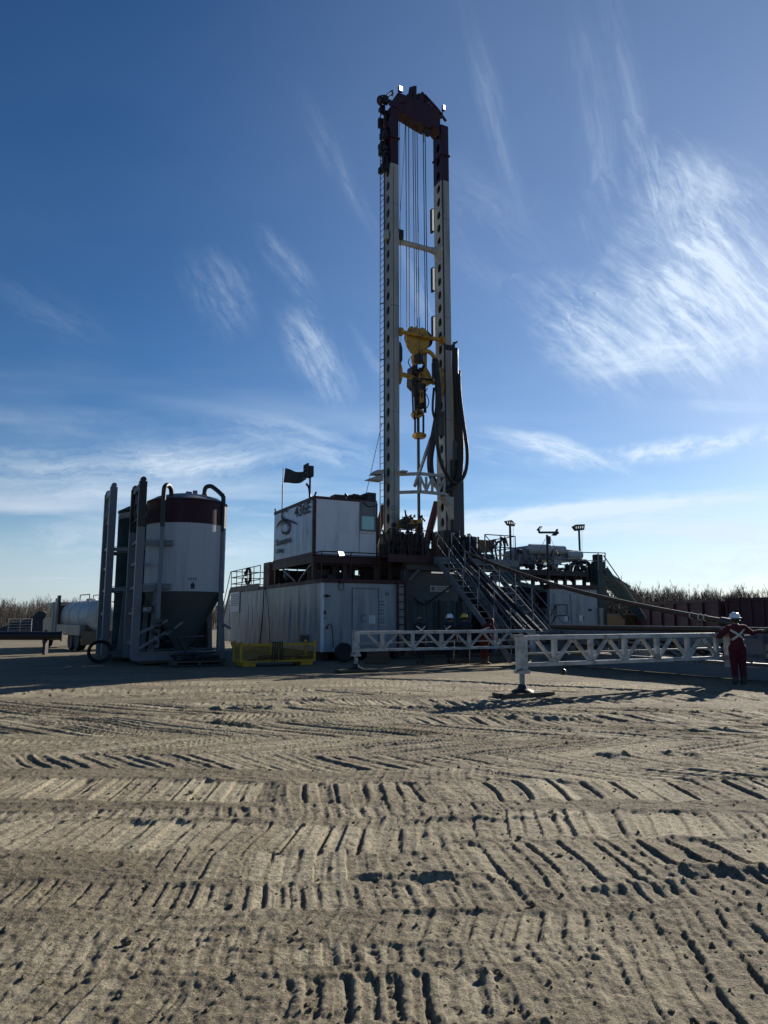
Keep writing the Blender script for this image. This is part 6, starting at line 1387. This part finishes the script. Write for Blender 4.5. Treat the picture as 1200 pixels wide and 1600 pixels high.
def person(lb, x, y, yaw, J, cloth, hatm, cross, voxel=.016, trousers=None, hood=False):
    """J: joints in the figure's own frame (x right, y forward, z up)"""
    t = bpy.data.objects.new('person', None); COL.objects.link(t); t.location = (x, y, 0); t.rotation_euler = (0, 0, yaw); t['label'] = lb; t['category'] = 'person'; t['_o'] = (0, 0, 0)
    P = J
    hd = Vector(P['head'])
    ch = [[(P['pel'], .165), (P['waist'], .155), (P['chest'], .17), (P['ubk'], .14), (P['neck'], .062), (tuple(hd-Vector((0, 0, .06))), .07)],
          [(P['shL'], .085), (P['ubk'], .12), (P['shR'], .085)], [(P['hipL'], .12), (P['pel'], .15), (P['hipR'], .12)],
          [(tuple(hd), .088), (tuple(hd+Vector((0, .012, .05))), .088), (tuple(hd+Vector((0, .03, -.06))), .062)],
          [(tuple(hd+Vector((0, .095, .0))), .012), (tuple(hd+Vector((0, .108, -.02))), .016)],
          [(tuple(hd+Vector((-.088, 0, .0))), .018), (tuple(hd+Vector((-.09, -.008, .02))), .018)], [(tuple(hd+Vector((.088, 0, .0))), .018), (tuple(hd+Vector((.09, -.008, .02))), .018)]]
    for s in 'LR':
        ch.append([(P['sh'+s], .082), (P['el'+s], .062), (P['wr'+s], .046)])
        ch.append([(P['hip'+s], .125), (P['kn'+s], .088), (P['an'+s], .072)])
        f = Vector(P['an'+s]); ch.append([(f, .06), (f+Vector((0, .0, -.045)), .058), (f+Vector((0, .10, -.055)), .052), (f+Vector((0, .17, -.065)), .042)])
        d = (Vector(P['wr'+s])-Vector(P['el'+s])).normalized(); sd_ = Vector((1 if s == 'L' else -1, .3, .2)); sd_ = (sd_-d*sd_.dot(d)).normalized(); ch += hand(Vector(P['wr'+s])+d*.01, d, sd_, d.cross(sd_)*(1 if s == 'L' else -1))
    me = body_mesh(ch, voxel); o = bpy.data.objects.new('body', me); COL.objects.link(o); o.parent = t; me.materials.clear()
    for k in (cloth, 'boots', 'skin', 'glove', trousers or cloth): me.materials.append(MATS[k])
    wl_, wr_ = Vector(P['wrL']), Vector(P['wrR']); nk = Vector(P['neck'])
    for p in me.polygons:
        c = p.center; k = 0
        if (c-wl_).length < .2 and (c-Vector(P['elL'])).length > (wl_-Vector(P['elL'])).length: k = 3
        elif (c-wr_).length < .2 and (c-Vector(P['elR'])).length > (wr_-Vector(P['elR'])).length: k = 3
        elif c.z < .2: k = 1
        elif c.z > nk.z+.03 and (c-hd).length < .2: k = 0 if hood and c.y < hd.y+.03 else 2
        elif c.z < P['pel'][2]-.42 and trousers: k = 4
        p.material_index = k
    me.polygons.foreach_set('use_smooth', [True]*len(me.polygons))
    e = MB()
    for s in (-1, 1): e.ball((hd.x+s*.033, hd.y+.082, hd.z+.012), .013, 8, 6)
    e.build('eyes', 'print', t, True)
    if hatm:
        c = hd+Vector((0, .005, .055)); hp = MB().lathe([(.165, -.012), (.168, 0), (.135, .006), (.128, .04), (.112, .085), (.07, .118), (.02, .13)], c, 28)
        h = hp.build('helmet', hatm, t, True); MB().prism([(c.x-.012, c.y-.12, c.z+.075), (c.x+.012, c.y-.12, c.z+.075), (c.x+.012, c.y+.10, c.z+.095), (c.x-.012, c.y+.10, c.z+.095)], (0, 0, .048)).build('ridge', hatm, h, bevel=.006)
    MB().ball((hd.x, hd.y-.025, hd.z+.0), .094, 14, 10, (1, 1, .95)).build('hair', 'hair' if not hood else cloth, t, True)
    if cross:
        from mathutils.bvhtree import BVHTree
        bv = BVHTree.FromPolygons([v.co for v in me.vertices], [p.vertices for p in me.polygons])
        def strip(p, q, wid):
            p, q = Vector(p), Vector(q); n = 24; vs = []; d = (q-p).normalized(); nr = d.cross(Vector((0, 1, 0))).normalized()*wid/2
            for i in range(n+1):
                for sg in (-1, 1):
                    a = p.lerp(q, i/n)+nr*sg; hit = bv.ray_cast(Vector((a.x, -1.2, a.z)), Vector((0, 1, 0)))
                    vs.append(hit[0]+Vector((0, -.006, 0)) if hit[0] else a)
            m = MB().add(vs, [(2*i, 2*i+1, 2*i+3, 2*i+2) for i in range(n)]).build('reflective_strip', 'reflective', t)
        s0, s1 = Vector(P['shL']), Vector(P['shR']); zl = P['waist'][2]+.02
        strip((s0.x+.02, 0, s0.z-.03), (s1.x-.04, 0, zl), .05); strip((s1.x-.02, 0, s1.z-.03), (s0.x+.04, 0, zl), .05)
        for s in 'LR':
            k_ = Vector(P['kn'+s])
    return t
def stand(h=1.74, **k):
    f = h/1.74
    J = dict(pel=(0, 0, .96*f), waist=(0, .0, 1.1*f), chest=(0, .0, 1.27*f), ubk=(0, -.01, 1.40*f), neck=(0, .0, 1.49*f), head=(0, .02, 1.62*f), shL=(-.19, -.01, 1.41*f), shR=(.19, -.01, 1.41*f),
             elL=(-.25, -.03, 1.13*f), wrL=(-.24, .12, .90*f), elR=(.25, -.03, 1.13*f), wrR=(.24, .12, .90*f), hipL=(-.095, 0, .90*f), hipR=(.095, 0, .90*f), knL=(-.10, .02, .50*f), knR=(.10, .02, .5*f), anL=(-.10, -.01, .105), anR=(.10, -.01, .105))
    J.update(k); return J
pm = at(1156, 1066, 18.05)
person('worker in maroon coverall and white hard hat holding the sloping pipe', pm.x, pm.y, -.12, stand(1.70, elR=(.42, .12, 1.26), wrR=(.66, .22, 1.31), shR=(.20, .02, 1.39), elL=(-.38, .10, 1.17), wrL=(-.26, .32, 1.32), head=(.0, .03, 1.59)), 'coverall', 'helmet', True, .013, 'coverall')
pm = at(657, 1035, 26.2); person('worker with pale crossed stripes on dark clothes under the rig floor', pm.x, pm.y, .25, stand(1.70, head=(.0, .1, 1.55), neck=(0, .05, 1.46)), 'navy', None, True, .022)
pm = at(703, 1035, 26.4); person('worker in navy coverall and white hard hat, middle of the group', pm.x, pm.y, -.9, stand(1.72), 'navy', 'helmet', True, .022)
pm = at(727, 1035, 26.3); person('worker in black with yellow hard hat beside the left stair', pm.x, pm.y, .3, stand(1.74, elL=(-.3, .1, 1.2), wrL=(-.1, .3, 1.1)), 'navy', 'helmetyellow', False, .022)
pm = at(757, 1035, 25.7); person('worker in red leaning forward at the foot of the left stair', pm.x, pm.y, -1.0, stand(1.66, chest=(0, .12, 1.24), ubk=(0, .2, 1.34), neck=(0, .27, 1.42), head=(0, .36, 1.50), shL=(-.19, .2, 1.34), shR=(.19, .2, 1.34), elL=(-.25, .34, 1.1), wrL=(-.18, .5, .95), elR=(.25, .34, 1.1), wrR=(.18, .5, .95)), 'redcloth', None, True, .022, hood=True)
